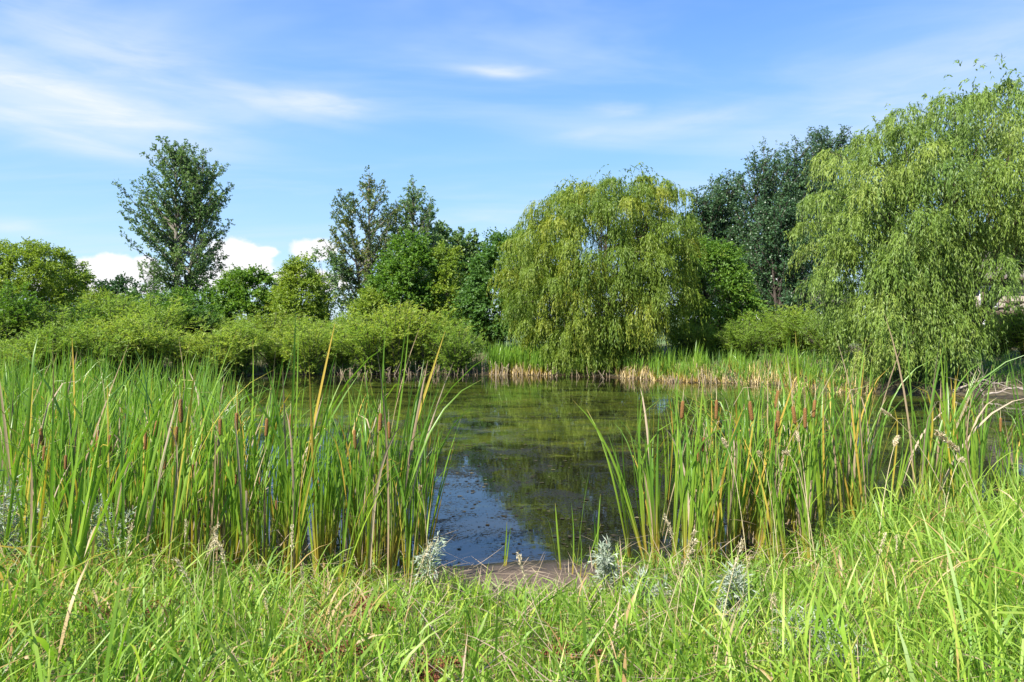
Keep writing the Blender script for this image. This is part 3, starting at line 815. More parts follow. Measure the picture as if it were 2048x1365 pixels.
for i, (px, top, d, hw, lab) in enumerate(((1408, 368, 49, 46, 'dark poplar at the low end of the grove, beside the round willow'), (1456, 333, 51, 52, 'dark poplar second in the grove from the round willow'),
                                           (1528, 280, 48, 56, 'tall dark poplar in the middle of the grove'), (1592, 266, 51, 58, 'tall dark poplar half hidden by the huge willow'),
                                           (1655, 243, 53, 56, 'tallest dark poplar whose top pokes out above the huge willow'), (1560, 395, 44, 62, 'shorter bushy dark poplar in front of the grove'))):
    ascending_tree('poplar_tree', lab, px, d, [(655, px - hw, px + hw), (540, px - hw * 1.05, px + hw * 1.05), (460, px - hw, px + hw), (top + 80, px - hw * 0.85, px + hw * 0.85), (top + 40, px - hw * 0.7, px + hw * 0.7), (top + 14, px - hw * 0.45, px + hw * 0.45)],
                   95, 'dark_poplar_leaf', 'dark_bark', 31 + i, el=60, leaders=((0, 0, 1.0), (0.8, 0.2, 0.93), (-0.8, -0.2, 0.95)), leafL=0.125, leafW=0.105, per=6, leaves=6, gap=0.38, bushy=0.5, group='dark poplar grove', z0=0.05)

# lower broadleaf trees and bushes, back to front
DT = dome_tree
DT('broadleaf_tree', 'low dark tree far off beside the spruce', 240, 78, [(640, 180, 300), (600, 185, 300), (575, 215, 290), (563, 245, 280)], 45, 9, 9, 0.22, 0.16, 'dark_leaf', 'dark_bark', 41, length=(0.7, 1.3))
DT('broadleaf_tree', 'darker green tree standing behind the big yellow-green tree', 142, 47, [(640, 95, 185), (600, 95, 182), (560, 100, 172), (530, 112, 165), (518, 125, 152)], 60, 10, 8, 0.13, 0.08, 'mid_leaf', 'dark_bark', 42)
DT('locust_tree', 'broad yellow-green feathery tree with a dark trunk, left of the tall cottonwood', 45, 40, [(650, -75, 155), (610, -95, 160), (570, -90, 165), (535, -70, 152), (510, -40, 120), (492, -5, 85)], 210, 16, 9, 0.115, 0.06, 'lime_leaf', 'dark_bark', 43,
   grav=0.2, up=0.3, fork=1.6)
DT('bush', 'yellowish rounded bush between two taller trees', 207, 39, [(670, 165, 248), (630, 162, 250), (605, 175, 235), (594, 190, 222)], 45, 14, 9, 0.09, 0.045, 'lime_leaf', 'dark_bark', 44, fork=0.5, r0=0.06)
DT('bush', 'mid green bush under the spruce and the tall cottonwood', 292, 45, [(670, 240, 350), (630, 238, 350), (600, 255, 335), (588, 275, 315)], 60, 12, 8, 0.12, 0.08, 'mid_leaf', 'dark_bark', 45, fork=0.6, r0=0.07)
DT('bush', 'leafy green bush at the foot of the tall cottonwood', 385, 43, [(672, 325, 450), (630, 325, 452), (600, 340, 440), (580, 365, 415)], 65, 12, 8, 0.12, 0.08, 'bright_leaf', 'dark_bark', 46, fork=0.6, r0=0.07, tint_bias=-0.1)
DT('maple_tree', 'dense bright green rounded tree right of the tall cottonwood', 500, 45, [(668, 425, 575), (620, 428, 572), (585, 440, 568), (560, 455, 560), (546, 480, 535)], 110, 15, 9, 0.12, 0.09, 'bright_leaf', 'dark_bark', 47, tint_bias=0.15)
DT('broadleaf_tree', 'slender grey-green tree with thin crown and dark trunk', 655, 47, [(640, 632, 690), (600, 625, 702), (560, 618, 695), (525, 618, 680), (503, 632, 655)], 36, 8, 8, 0.13, 0.08, 'cottonwood_leaf', 'dark_bark', 48, fork=2.2, nlimb=5)
DT('broadleaf_tree', 'lime green young tree beside the slender grey-green one', 600, 42, [(670, 548, 655), (620, 545, 655), (575, 562, 645), (540, 575, 632), (514, 585, 608)], 110, 14, 9, 0.11, 0.07, 'lime_leaf', 'dark_bark', 49)
DT('broadleaf_tree', 'green tree with a thick dark trunk in front of the pair of tall cottonwoods', 803, 40, [(655, 745, 868), (610, 735, 880), (560, 745, 882), (510, 775, 870), (475, 805, 845)], 110, 14, 9, 0.12, 0.09, 'bright_leaf', 'dark_bark', 50, fork=1.8, r0=0.2)
DT('broadleaf_tree', 'small yellow-green tree at the foot of the yellowing cottonwood', 742, 38.5, [(685, 700, 788), (645, 692, 790), (610, 708, 778), (588, 728, 762)], 60, 12, 9, 0.10, 0.06, 'lime_leaf', 'dark_bark', 51, fork=0.8, r0=0.08)
DT('broadleaf_tree', 'narrow yellow-flecked tree between two greener trees', 893, 40, [(680, 852, 938), (620, 848, 938), (560, 858, 928), (520, 870, 915), (498, 880, 902)], 80, 12, 9, 0.11, 0.07, 'lime_leaf', 'dark_bark', 52)
DT('broadleaf_tree', 'dark green tree touching the round willow, its trunk showing', 1003, 36, [(665, 928, 1062), (620, 920, 1075), (570, 935, 1075), (520, 955, 1060), (480, 985, 1030)], 120, 14, 9, 0.12, 0.085, 'mid_leaf', 'dark_bark', 53, tint_bias=-0.1, fork=1.4)
DT('broadleaf_tree', 'soft green tree with level sprays between round willow and poplar grove', 1434, 33, [(700, 1355, 1510), (650, 1350, 1515), (600, 1358, 1508), (550, 1370, 1490), (510, 1388, 1470), (482, 1415, 1445)], 150, 15, 10, 0.10, 0.055, 'bright_leaf', 'dark_bark', 54, tint_bias=0.15,
   grav=0.25, up=0.05, fork=1.0, ang=0.55)
DT('broadleaf_tree', 'dull green tree with bare dark limbs behind the huge willow', 2085, 31, [(535, 2020, 2170), (500, 2000, 2200), (440, 1995, 2200), (390, 2040, 2160)], 80, 11, 8, 0.12, 0.08, 'dark_leaf', 'dark_bark', 55, fork=3.6, r0=0.13)

# spruce
rng = np.random.default_rng(60)
t = thing('spruce_tree', 'dark blue-green spruce half hidden behind the tall cottonwood', 'tree', base(308, 63))
tb = Tubes(6); H = 6.6
tb.add(np.array([[0, 0, -0.3], [0, 0, H * 0.5], [0, 0, H]]), [0.16, 0.1, 0.02])
S, D, LN = [], [], []
for zq in np.arange(0.4, H, 0.22):
    rr = (H - zq) * 0.36 + 0.1
    for k in range(9):
        th = rng.uniform(0, 6.283)
        e = np.array([math.cos(th), math.sin(th), -0.28])
        tb.add(np.array([[0, 0, zq], [*(e[:2] * rr * 0.5), zq - 0.1 * rr], [*(e[:2] * rr), zq - 0.2 * rr]]), [0.025, 0.015, 0.006], 4)
        for u in np.linspace(0.15, 1, 7):
            S.append(np.array([0, 0, zq]) + e * rr * u); D.append(e + rng.normal(0, 0.5, 3)); LN.append(0.35)
so = Soup(); so.add(*strands(rng, np.array(S), unit(np.array(D)), np.array(LN), 0.1, 7, 0.09, 0.02, 0.6, rng.random(len(S))))
link('trunk', tb.mesh('trunk', 'dark_bark'), t); link('crown', so.mesh('crown', 'spruce_needle'), t)

# ------------------------------------------------------------------ feathery willow shrubs on the far bank
def shrub_meshes(seed, leaf='shrub_leaf', Hh=2.3, Rr=1.35, nst=66, per=22, leaves=12, leafL=0.10, leafW=0.026):
    rng = np.random.default_rng(seed)
    tb = Tubes(4)
    S, D, LN, TT = [], [], [], []
    for i in range(nst):
        th = rng.uniform(0, 6.283); rr = Rr * math.sqrt(rng.random()); hh = Hh * (1 - 0.35 * (rr / Rr) ** 2) * rng.uniform(0.7, 1.05)
        e = np.array([rr * math.cos(th), rr * math.sin(th), hh])
        c = np.array([e[0] * 0.35, e[1] * 0.35, hh * 0.55])
        b0 = np.array([0.25 * math.cos(th) * rng.random(), 0.25 * math.sin(th) * rng.random(), -0.15])
        P = bez(b0, c, e, 7)
        tb.add(P, np.linspace(0.022, 0.004, 7))
        tl = rng.beta(2, 2)
        for u in rng.uniform(0.06, 1.0, per):
            k = min(int(u * 6), 5)
            S.append(P[k] + (P[k + 1] - P[k]) * (u * 6 - k)); tg = unit(P[k + 1] - P[k])
            D.append(tg * 0.6 + rng.normal(0, 0.5, 3) + np.array([0, 0, 0.2])); LN.append(rng.uniform(0.25, 0.55) * (1.1 - 0.4 * u)); TT.append(tl)
    so = Soup()
    so.add(*strands(rng, np.array(S), unit(np.array(D)), np.array(LN), 0.12, leaves, leafL, leafW, 0.6, np.array(TT), jit=0.3, leaf_droop=0.1))
    return tb.mesh('stem', 'dark_bark'), so.mesh('foliage', leaf)
OTHER = [shrub_meshes(90 + i, leaf=lf, Hh=hh, Rr=rr, leafL=ll, leafW=lw, nst=44) for i, (lf, hh, rr, ll, lw) in enumerate((('mid_leaf', 2.9, 1.0, 0.11, 0.05), ('bright_leaf', 3.1, 0.85, 0.10, 0.045), ('lime_leaf', 2.5, 1.2, 0.09, 0.035)))]
SHRUBS = [shrub_meshes(70 + i, Hh=2.5 + 0.2 * (i % 3), Rr=1.25 + 0.15 * (i % 2)) for i in range(5)]
rng = np.random.default_rng(80)
def shrub(px, d, scale, label, group, var=None):
    x, y, z = base(px, d)
    s = thing('willow_shrub', label, 'shrub', (x, y, z), group, (0, 0, rng.uniform(-0.5, 0.5) + (math.pi if rng.random() < 0.5 else 0)), (scale * rng.uniform(1.3, 1.75), scale * rng.uniform(1.1, 1.4), scale * rng.uniform(0.85, 1.05)))
    st, fo = SHRUBS[int(rng.integers(5))] if var is None else var
    link('stem', st, s); link('foliage', fo, s)
G1, G2 = 'feathery willow shrubs along the far shoreline', 'taller willow shrubs in the second row'
FRONT = ['at the far left end of the front row', 'below the dark trunk of the feathery locust tree', 'below the middle of the feathery locust tree', 'below the last boughs of the feathery locust tree',
         'below the yellowish rounded bush', 'between the yellowish bush and the lone cottonwood', 'just left of the lone cottonwood trunk', 'straight below the lone cottonwood',
         'just right of the lone cottonwood', 'below the bright green maple', 'between the bright maple and the lime green tree', 'below the lime green young tree', 'below the slender grey-green tree',
         'below the yellowing cottonwood', 'below the thick dark trunk', 'below the yellow-flecked tree', 'next to the far cattail reeds']
SECOND = ['at the far left end of the second row', 'left of the locust tree trunk', 'right of the locust tree trunk', 'at the edge of the locust tree', 'touching the yellowish rounded bush', 'left of the bush under the cottonwood',
          'under the lone cottonwood', 'at the leafy bush by the lone cottonwood', 'under the left half of the maple', 'under the right half of the maple', 'under the lime green tree', 'under the slender grey-green tree',
          'at the small yellow-green tree', 'beside the thick dark trunk', 'under the yellow-flecked tree', 'under the dark tree by the round willow']
for i_, px in enumerate(np.arange(-70, 975, 62)):
    d = 26.0
    for _ in range(12):
        d = 0.5 * d + 0.5 * float(far_y(at(px, d)))
    sh0 = d / 30.0
    d += rng.uniform(0.15, 1.3)
    shrub(px + rng.uniform(-12, 12), d, rng.uniform(0.7, 1.15) * sh0, 'feathery shoreline shrub ' + FRONT[i_], G1)
for i_, px in enumerate(np.arange(-60, 1000, 74)):
    shrub(px + rng.uniform(-15, 15), (29.5 + 6 * min(1, max(0, px) / 500)) + rng.uniform(-1.2, 1.6), rng.uniform(0.64, 1.14), 'taller second-row shrub ' + SECOND[i_], G2, OTHER[i_ % 3] if i_ % 5 in (1, 3) else None)
for px, d, s, lab in ((1490, 29.0, 0.8, 'pale green shrub at the foot of the soft green tree'), (1545, 31.0, 0.95, 'yellow-green shrub in front of the dark poplar grove'),
                      (1600, 29.5, 0.85, 'pale shrub beside the hanging edge of the huge willow'), (1395, 30.5, 0.7, 'low shrub between the round willow and the soft green tree'),
                      (1660, 28.0, 0.9, 'shrub in the shade just inside the huge willow'), (1760, 29.0, 1.0, 'shaded shrub behind the huge willow trunk'),
                      (1880, 29.0, 0.8, 'shaded shrub below the raised deck'), (1985, 28.5, 0.8, 'dim shrub under the low boughs near the deck posts'), (2060, 27.5, 0.8, 'dim shrub at the bank behind the fallen branches')):
    shrub(px, d, s, lab, 'shrubs between the far trees')

# ------------------------------------------------------------------ cattails
def cattail_variant(seed, nleaf, H, head=False, dry=0, bent=0.25, thin=1.0, straight=False):
    """list of (part name, mesh, sub parts)"""
    rng = np.random.default_rng(seed)
    parts = []
    a0 = rng.uniform(0, 6.283)
    for i in range(nleaf):
        az_ = a0 + (i % 2) * math.pi + rng.normal(0, 0.45)
        L = H * rng.uniform(0.72, 1.08)
        phi = rad(abs(rng.normal(2.0, 3.2))); bd = rad(abs(rng.normal(8, 8))); pw = 1.6
        if rng.random() < 0.13 and not straight:                # broken, folded over
            bd = rad(rng.uniform(80, 135)); pw = 9.0
        elif rng.random() < bent and not straight:
            bd = rad(rng.uniform(25, 75)); pw = 3.0
        off = np.array([math.cos(az_), math.sin(az_), 0]) * rng.uniform(0.004, 0.02)
        V, Q, al, _ = strips(rng, off + [0, 0, -0.06], az_, phi, bd, L, rng.uniform(0.017, 0.027) * thin, 9, pw, face=rng.normal(0.5, 0.8), twist=rng.normal(0, 0.9), shape='reed', fold=0.35)
        mt = 'cattail_leaf'
        if i < dry:
            mt = 'yellow_cattail_leaf' if rng.random() < 0.5 else 'dead_reed'
        parts.append(('leaf', quad_mesh('leaf', V, Q, mt, smooth=True, tint=np.full(len(V), rng.random()), along=al), []))
    if head:
        hs_ = H * 0.86
        tb = Tubes(6); tb.add(np.array([[0, 0, -0.06], [0.004, 0, hs_ * 0.5], [0, 0, hs_]]), [0.006, 0.005, 0.004])
        hl, hr = rng.uniform(0.18, 0.25), rng.uniform(0.017, 0.021)
        hb = Tubes(10)
        zz = np.array([0, 0.006, 0.02, 0.5 * hl, hl - 0.02, hl - 0.005, hl]); rr = np.array([0.3, 0.75, 0.97, 1.03, 0.97, 0.7, 0.2]) * hr
        hb.add(np.stack([0 * zz, 0 * zz, zz + hs_], -1), rr)
        spk = Tubes(5); spk.add(np.array([[0, 0, hs_ + hl - 0.004], [0, 0, hs_ + hl + 0.07], [0.004, 0, hs_ + hl + 0.14]]), [0.0035, 0.003, 0.001])
        parts.append(('stalk', tb.mesh('stalk', 'green_stalk'), [('seed_head', hb.mesh('seed_head', 'seed_head_brown')), ('spike', spk.mesh('spike', 'pale_stem'))]))
    return parts

PLAIN = [cattail_variant(100 + i, [5, 6, 7, 6, 5, 7, 6, 5][i % 8], 1.85 + 0.12 * (i % 3 - 1), dry=[2, 1, 1, 2, 1, 2, 0, 2][i % 8], bent=0.32) for i in range(12)]
HEADED = [cattail_variant(130 + i, 4, 1.8, head=True, dry=i % 2) for i in range(6)]

def place(spec, name, label, cat, loc, group, spin, lx, ly, sc):
    o = thing(name, label, cat, loc, group, lean_rot(spin, lx, ly), sc)
    for pn, me, subs in spec:
        p_ = link(pn, me, o)
        for sn_, sm in subs:
            link(sn_, sm, p_)
    return o

rng = np.random.default_rng(150)
def soil(x, y):
    return max(float(ground_z(x, y)), -0.3)
GL, GR, GE = 'leafy cattails of the stand on the left of the open water', 'leafy cattails of the stand on the right of the open water', 'cattails at the far right edge'
DRY = [0, 1, 0, 2, 0, 1, 0, 1]
def looks(v):
    """what sets this cattail's look apart: the leaves its build has"""
    names = [me.materials[0].name for _, me, _ in PLAIN[v]]
    if 'dead_reed' in names and 'yellow_cattail_leaf' in names:
        return 'with yellow and dead leaves'
    if 'dead_reed' in names:
        return 'with a dead tan leaf'
    if 'yellow_cattail_leaf' in names:
        return 'with a yellow leaf'
    return 'with %s green leaves' % {5: 'five', 6: 'six', 7: 'seven'}[len(names)]
def zone_left(px, d):
    row = 'front row' if d < 6.3 else 'second row' if d < 7.0 else 'third row' if d < 8.2 else 'rearmost rows'
    end = 'above the silver sagewort' if px < 120 else 'above the grey sagewort sprig' if px < 260 else 'below the highest seed head' if 320 < px < 430 else 'by the blue reflection' if 470 < px < 640 else 'at the water end' if px > 700 else 'mid-stand'
    return end + ', ' + row
def zone_right(px, d):
    row = 'front row' if d < 7.0 else 'middle row' if d < 7.8 else 'rear rows'
    end = 'at the open water end' if px < 1400 else 'mid-stand' if px < 1580 else 'towards the huge willow' if px < 1700 else 'beyond its thinning end'
    return end + ', ' + row
# left stand
n_l = 0
while n_l < 138:
    d = 5.95 + 4.2 * rng.random() ** 1.4
    px = rng.uniform(-40, 850)
    if px > 480 and d > 7.6 + 0.8 * rng.random():
        continue
    if px > 700 and rng.random() < 0.25 or (490 < px < 560 or 610 < px < 650) and rng.random() < 0.7 or 170 < px < 200 and rng.random() < 0.6:
        continue
    x = at(px, d)
    v_ = int(rng.integers(12))
    place(PLAIN[v_], 'cattail', 'left stand cattail ' + looks(v_) + ' ' + zone_left(px, d), 'cattail', (x, d, soil(x, d)), GL,
          rng.uniform(0, 6.283), rad(rng.normal(6, 5)), rad(rng.normal(0, 4)), rng.uniform(0.80, 1.24))
    n_l += 1
# right stand
n_r = 0
while n_r < 88:
    px = rng.triangular(1235, 1545, 1745) if n_r < 72 else rng.uniform(1690, 1960)
    lo = 6.3 + max(0, (px - 1400)) / 300 * 0.7
    d = lo + 2.9 * rng.random() ** 1.4
    x = at(px, d)
    v_ = int(rng.integers(12))
    place(PLAIN[v_], 'cattail', 'right stand cattail ' + looks(v_) + ' ' + zone_right(px, d), 'cattail', (x, d, soil(x, d)), GR,
          rng.uniform(0, 6.283), rad(rng.normal(1.5, 6)), rad(rng.normal(0, 4)), rng.uniform(0.84, 1.16) + 0.14 * min(1, max(0, (px - 1420) / 200)))
    n_r += 1
for i in range(13):
    px = rng.uniform(1925, 2090); d = rng.uniform(7.4, 9.6); x = at(px, d)
    v_ = int(rng.integers(12))
    place(PLAIN[v_], 'cattail', 'cattail ' + looks(v_) + ' in the small clump before the huge willow roots', 'cattail', (x, d, soil(x, d)), GE,
          rng.uniform(0, 6.283), rad(rng.normal(-4, 7)), rad(rng.normal(0, 3)), rng.uniform(0.85, 1.2))
# cattails with brown seed heads, at the places the photograph shows them: column, row of the head's middle, distance
HL = ['left one of two brown-headed cattails above the large silver sagewort', 'shorter right one of two brown-headed cattails above the large silver sagewort', 'brown-headed cattail just right of the pair above the large silver sagewort',
      'brown-headed cattail behind the pair above the large silver sagewort', 'brown-headed cattail straight above the grey sagewort sprig', 'brown-headed cattail half hidden behind the one above the grey sprig',
      'brown-headed cattail just right of the one above the grey sprig', 'brown-headed cattail a little left of the highest seed head', 'brown-headed cattail just below the highest seed head', 'brown-headed cattail half hidden below the highest seed head',
      'cattail with the highest, leaning seed head of the left stand', 'cattail with a low seed head right below the highest one', 'cattail with a low seed head below and left of the highest one',
      'left one of two brown-headed cattails between highest seed head and blue reflection', 'right one of two brown-headed cattails between highest seed head and blue reflection', 'low brown-headed cattail left of the blue reflection',
      'upper of two low seed heads crossing the blue reflection', 'lower of two low seed heads crossing the blue reflection', 'brown-headed cattail rising above the blue reflection', 'brown-headed cattail just right of the blue reflection',
      'left one of two brown-headed cattails at the water end of the left stand', 'right one of two brown-headed cattails at the water end of the left stand', 'brown-headed cattail set back from the water end of the left stand',
      'brown-headed cattail between the grey sprig and the highest seed head', 'cattail with the lowest seed head at the blue reflection']
HR = ['brown-headed cattail nearest the open water in the right stand', 'upper of two low seed heads near the open water in the right stand', 'lower of two low seed heads near the open water in the right stand',
      'brown-headed cattail set back near the open water in the right stand', 'bright brown-headed cattail alone in the middle of the right stand', 'lower left of the crowded seed heads in the right stand',
      'second of the crowded seed heads in the right stand', 'tall bright seed head right of the crowded ones', 'brown-headed cattail last in the row of crowded seed heads', 'small low seed head under the crowded ones in the right stand',
      'brown-headed cattail of the right stand closest to the huge willow', 'cattail with the highest seed head of the right stand']
GHL, GHR = 'cattails with brown seed heads left of the open water', 'cattails with brown seed heads right of the open water'
for k, (px, py, d) in enumerate(((68, 903, 6.2), (80, 908, 6.4), (128, 925, 6.0), (100, 868, 7.0), (198, 895, 6.2), (190, 880, 6.9), (226, 885, 6.6), (316, 850, 6.6), (352, 868, 6.5), (346, 880, 6.9),
                                 (371, 822, 6.4), (381, 945, 6.2), (334, 922, 6.4), (448, 850, 6.9), (482, 838, 6.9), (471, 960, 6.3), (522, 968, 6.2), (517, 1000, 6.0), (532, 855, 6.7), (580, 845, 7.0),
                                 (757, 845, 6.5), (778, 860, 6.8), (712, 880, 6.9), (286, 885, 7.0), (552, 1010, 6.3))):
    d = 5.62 + 0.3 * (d - 6.0); x = at(px, d); gz = soil(x, d)
    hz = CAM_Z - (py - HZ) / F_PX * d
    sc = (hz - gz) / (1.8 * 0.86 + 0.1)
    lx = rad(rng.normal(2, 3))
    place(HEADED[k % 6], 'cattail', HL[k], 'cattail', (x - math.sin(lx) * (hz - gz), d, gz), GHL, rng.uniform(0, 6.283), lx, rad(rng.normal(0, 2)), sc)
for k, (px, py, d) in enumerate(((1360, 815, 6.9), (1406, 888, 6.5), (1396, 912, 6.4), (1436, 822, 7.2), (1500, 818, 6.6), (1550, 855, 6.7), (1559, 838, 6.9), (1585, 826, 6.6), (1607, 838, 6.8),
                                 (1541, 893, 6.8), (1635, 818, 7.4), (1556, 795, 7.5))):
    d = 5.95 + 0.4 * (d - 6.4); x = at(px, d); gz = soil(x, d)
    hz = CAM_Z - (py - HZ) / F_PX * d
    lx = rad(rng.normal(0, 4))
    place(HEADED[(k + 2) % 6], 'cattail', HR[k], 'cattail', (x - math.sin(lx) * (hz - gz), d, gz), GHR, rng.uniform(0, 6.283), lx, rad(rng.normal(0, 2)), (hz - gz) / (1.8 * 0.86 + 0.1))
for k, (px, py, d, lab) in enumerate(((1935, 868, 8.4, 'leaning cattail with brown seed head at the edge of the small clump'), (2005, 852, 8.2, 'straight cattail with brown seed head in the small clump by the blue reflection'))):
    x = at(px, d); gz = soil(x, d); hz = CAM_Z - (py - HZ) / F_PX * d
    place(HEADED[k + 3], 'cattail', lab, 'cattail', (x, d, gz), GE, 1.0 + k, rad(-6 + 5 * k), 0, (hz - gz) / (1.8 * 0.86 + 0.1))
# special ones
d = 4.15; x = at(96, d)
for i, (dx_, lx, sc, lab) in enumerate(((0.0, 7, 1.0, 'tallest bright green cattail shoot nearest the viewer, leaning over the dock plants'), (0.05, 11, 0.86, 'shorter bright shoot sharing the root of the tallest cattail'))):
    place(cattail_variant(170 + i, 4, 1.95, thin=1.35, straight=True, bent=0), 'cattail', lab, 'cattail', (x + dx_, d, soil(x, d)), None, 0.4 + i, rad(lx), 0, sc)
for i, (px, d) in enumerate(((22, 4.9), (55, 4.5), (140, 4.6), (165, 5.1), (205, 5.2), (268, 5.3), (300, 5.4), (330, 5.2), (-15, 4.6))):
    x = at(px, d)
    place(PLAIN[(i * 5) % 12], 'cattail', ['cattail rooted in the grass left of the tallest bright shoot', 'cattail rooted in the grass touching the tallest bright shoot', 'cattail rooted in the grass just right of the tallest bright shoot',
          'green cattail in the grass midway between tallest shoot and bright clump', 'green cattail in the grass before the grey sagewort sprig', 'green cattail in the grass just right of the bright clump',
          'outer green cattail in the grass right of the bright clump', 'last green cattail rooted in the grass before the left stand', 'cattail in the grass half cut off by the frame edge'][i], 'cattail',
          (x, d, soil(x, d)), 'cattails rooted in the bank grass', rng.uniform(0, 6.283), rad(rng.normal(6, 3)), 0, rng.uniform(0.85, 1.02))
for i in range(14):
    px = 345 + 36 * i + rng.uniform(-10, 10); d = rng.uniform(5.3, 5.85); x = at(px, d)
    v_ = int(rng.integers(12))
    place(PLAIN[v_], 'cattail', 'left stand cattail ' + looks(v_) + ', in the grass ' + zone_left(px, d).split(',')[0], 'cattail', (x, d, soil(x, d)), GL, rng.uniform(0, 6.283), rad(rng.normal(4, 4)), 0, rng.uniform(0.75, 1.0))
x = at(240, 4.9)
place(cattail_variant(173, 6, 1.75, thin=1.2, straight=True), 'cattail', 'bright yellow-green cattail clump rising from the grass before the left stand', 'cattail', (x, 4.9, soil(x, 4.9)), None, 0.4, rad(4), 0, 1.0)
for i, (px, d, lx, ly, H, nl, lab) in enumerate(((1292, 6.5, -13, 0, 1.75, 7, 'arching cattail fan leaning out over the open water'), (1262, 6.6, -6, 0, 1.55, 6, 'slim cattail beside the arching fan'), (1312, 6.2, -3, 0, 1.6, 5, 'cattail with an orange-yellow stem base at the open water'),
                                                 (1372, 6.0, 2, 0, 1.7, 7, 'thick cattail with bright orange-yellow base in the grass'), (1392, 6.05, 5, 0, 1.6, 6, 'second orange-based cattail, touching the thick one'))):
    x = at(px, d)
    place(cattail_variant(180 + i, nl, H, thin=1.1, bent=0.35 if i < 2 else 0.1), 'cattail', lab, 'cattail', (x, d, soil(x, d)), None, rng.uniform(0, 6), rad(lx), rad(ly), 1.0)
for i, (px, d, lx, H, nl, lab) in enumerate(((1120, 6.15, -6, 0.62, 2, 'short two-leaved cattail sprout at the muddy landing'), (1148, 6.0, 4, 0.95, 2, 'pair of thin upright blades in the shallow water by the mud'), (1165, 5.9, 9, 0.72, 2, 'thin blade leaning towards the silver sagewort'),
                                             (1010, 6.3, 6, 0.5, 2, 'small sprout in the blue reflection'), (1192, 6.2, 2, 0.75, 2, 'lone thin sprout beside the arching fan'))):
    x = at(px, d)
    place(cattail_variant(190 + i, nl, H, thin=0.7, bent=0.0), 'cattail', lab, 'cattail', (x, d, soil(x, d)), None, rng.uniform(0, 6), rad(lx), 0, 1.0)
x, d = at(425, 5.7), 5.7
o = thing('cattail', 'broken cattail with its brown seed head bent over sideways', 'cattail', (x - 0.12, d, soil(x, d)))
zt = CAM_Z - (1052 - HZ) / F_PX * d - o.location.z
tb = Tubes(6); tb.add(bez((0, 0, -0.05), (0, 0, zt * 1.25), (0.06, 0, zt), 8), 0.005)
st_ = link('stalk', tb.mesh('stalk', 'pale_stem'), o)
hb = Tubes(10); hb.add(np.stack([0.05 + np.array([0, 0.006, 0.02, 0.07, 0.12, 0.135, 0.14]), 0 * np.arange(7), zt - 0.1 * np.array([0, 0.006, 0.02, 0.07, 0.12, 0.135, 0.14])], -1), np.array([0.3, 0.75, 0.97, 1.03, 0.97, 0.7, 0.2]) * 0.015)
link('seed_head', hb.mesh('seed_head', 'seed_head_brown'), st_)

# the rest of the cattails: the back rows of the left stand and the bed on the far shore, past counting
so = Soup()
lo_, hi_ = 0.0, 1.0
def mass(n, X, Y, H, W, per, nseg, straw=0.0, lean=0.06):
    Z = np.maximum(ground_z(X, Y), -0.25)
    P = np.repeat(np.stack([X, Y, Z], -1), per, 0) + rng.normal(0, 0.02, (n * per, 3)) * [1, 1, 0]
    hh = np.repeat(H, per) * rng.uniform(0.65, 1.05, n * per)
    bent = rng.random(n * per) < 0.2
    V, Q, al, k = strips(rng, P, rng.normal(0, 1.5, n * per), np.abs(rng.normal(lean, 0.07, n * per)), np.where(bent, rng.uniform(0.4, 1.2, n * per), np.abs(rng.normal(0.12, 0.1, n * per))), hh, W * rng.uniform(0.7, 1.2, n * per), nseg, 2.0,
                         face=rng.normal(0.5, 0.8, n * per), shape='reed')
    so.add(V, Q, np.repeat(lo_ + (hi_ - lo_) * rng.random(n * per), k), np.clip(al * (1 - straw) if straw else al, 0, 1))
lo_, hi_ = 0.0, 0.5
n = 300
d = 7.3 + 6.2 * rng.random(n) ** 0.8; px = rng.uniform(-60, 470, n); mass(n, at(px, d), d, rng.uniform(1.45, 1.85, n), 0.02, 6, 6)
n = 190
d = rng.uniform(12.5, 21, n); px = rng.uniform(-60, 440, n); mass(n, at(px, d), d, rng.uniform(1.4, 1.95, n), 0.026, 5, 5)
n = 60
d = rng.uniform(6.3, 8.2, n); px = rng.uniform(480, 850, n); mass(n, at(px, d), d, rng.uniform(1.3, 1.8, n), 0.018, 5, 6)
n = 330; lo_, hi_ = 0.0, 0.6
X = at(rng.uniform(978, 1100, n), 28.5); mass(n, X, far_y(X) + rng.uniform(0.15, 1.6, n), rng.uniform(0.7, 1.4, n), 0.028, 5, 5, straw=0.15)
n = 520
X = rng.uniform(4.6, 11.5, n); w_ = 0.6 + 0.4 * np.sin(X * 3.3) * np.sin(X * 1.27 + 1); mass(n, X, far_y(X) + 0.15 + 3.4 * rng.random(n), rng.uniform(0.35, 1.45, n) * np.clip(1.5 * w_ - 0.35, 0.12, 1), 0.026, 5, 5, straw=0.3, lean=0.12)
n = 60
X = rng.uniform(2.5, 6, n); mass(n, X, far_y(X) + 0.6 + 0.8 * rng.random(n), rng.uniform(0.7, 1.2, n), 0.028, 5, 5)
link('cattail_bed', so.mesh('cattail_bed', 'cattail_leaf'), kind='stuff', label='mass of green cattails in the back rows and along the far shore', cat='cattails')
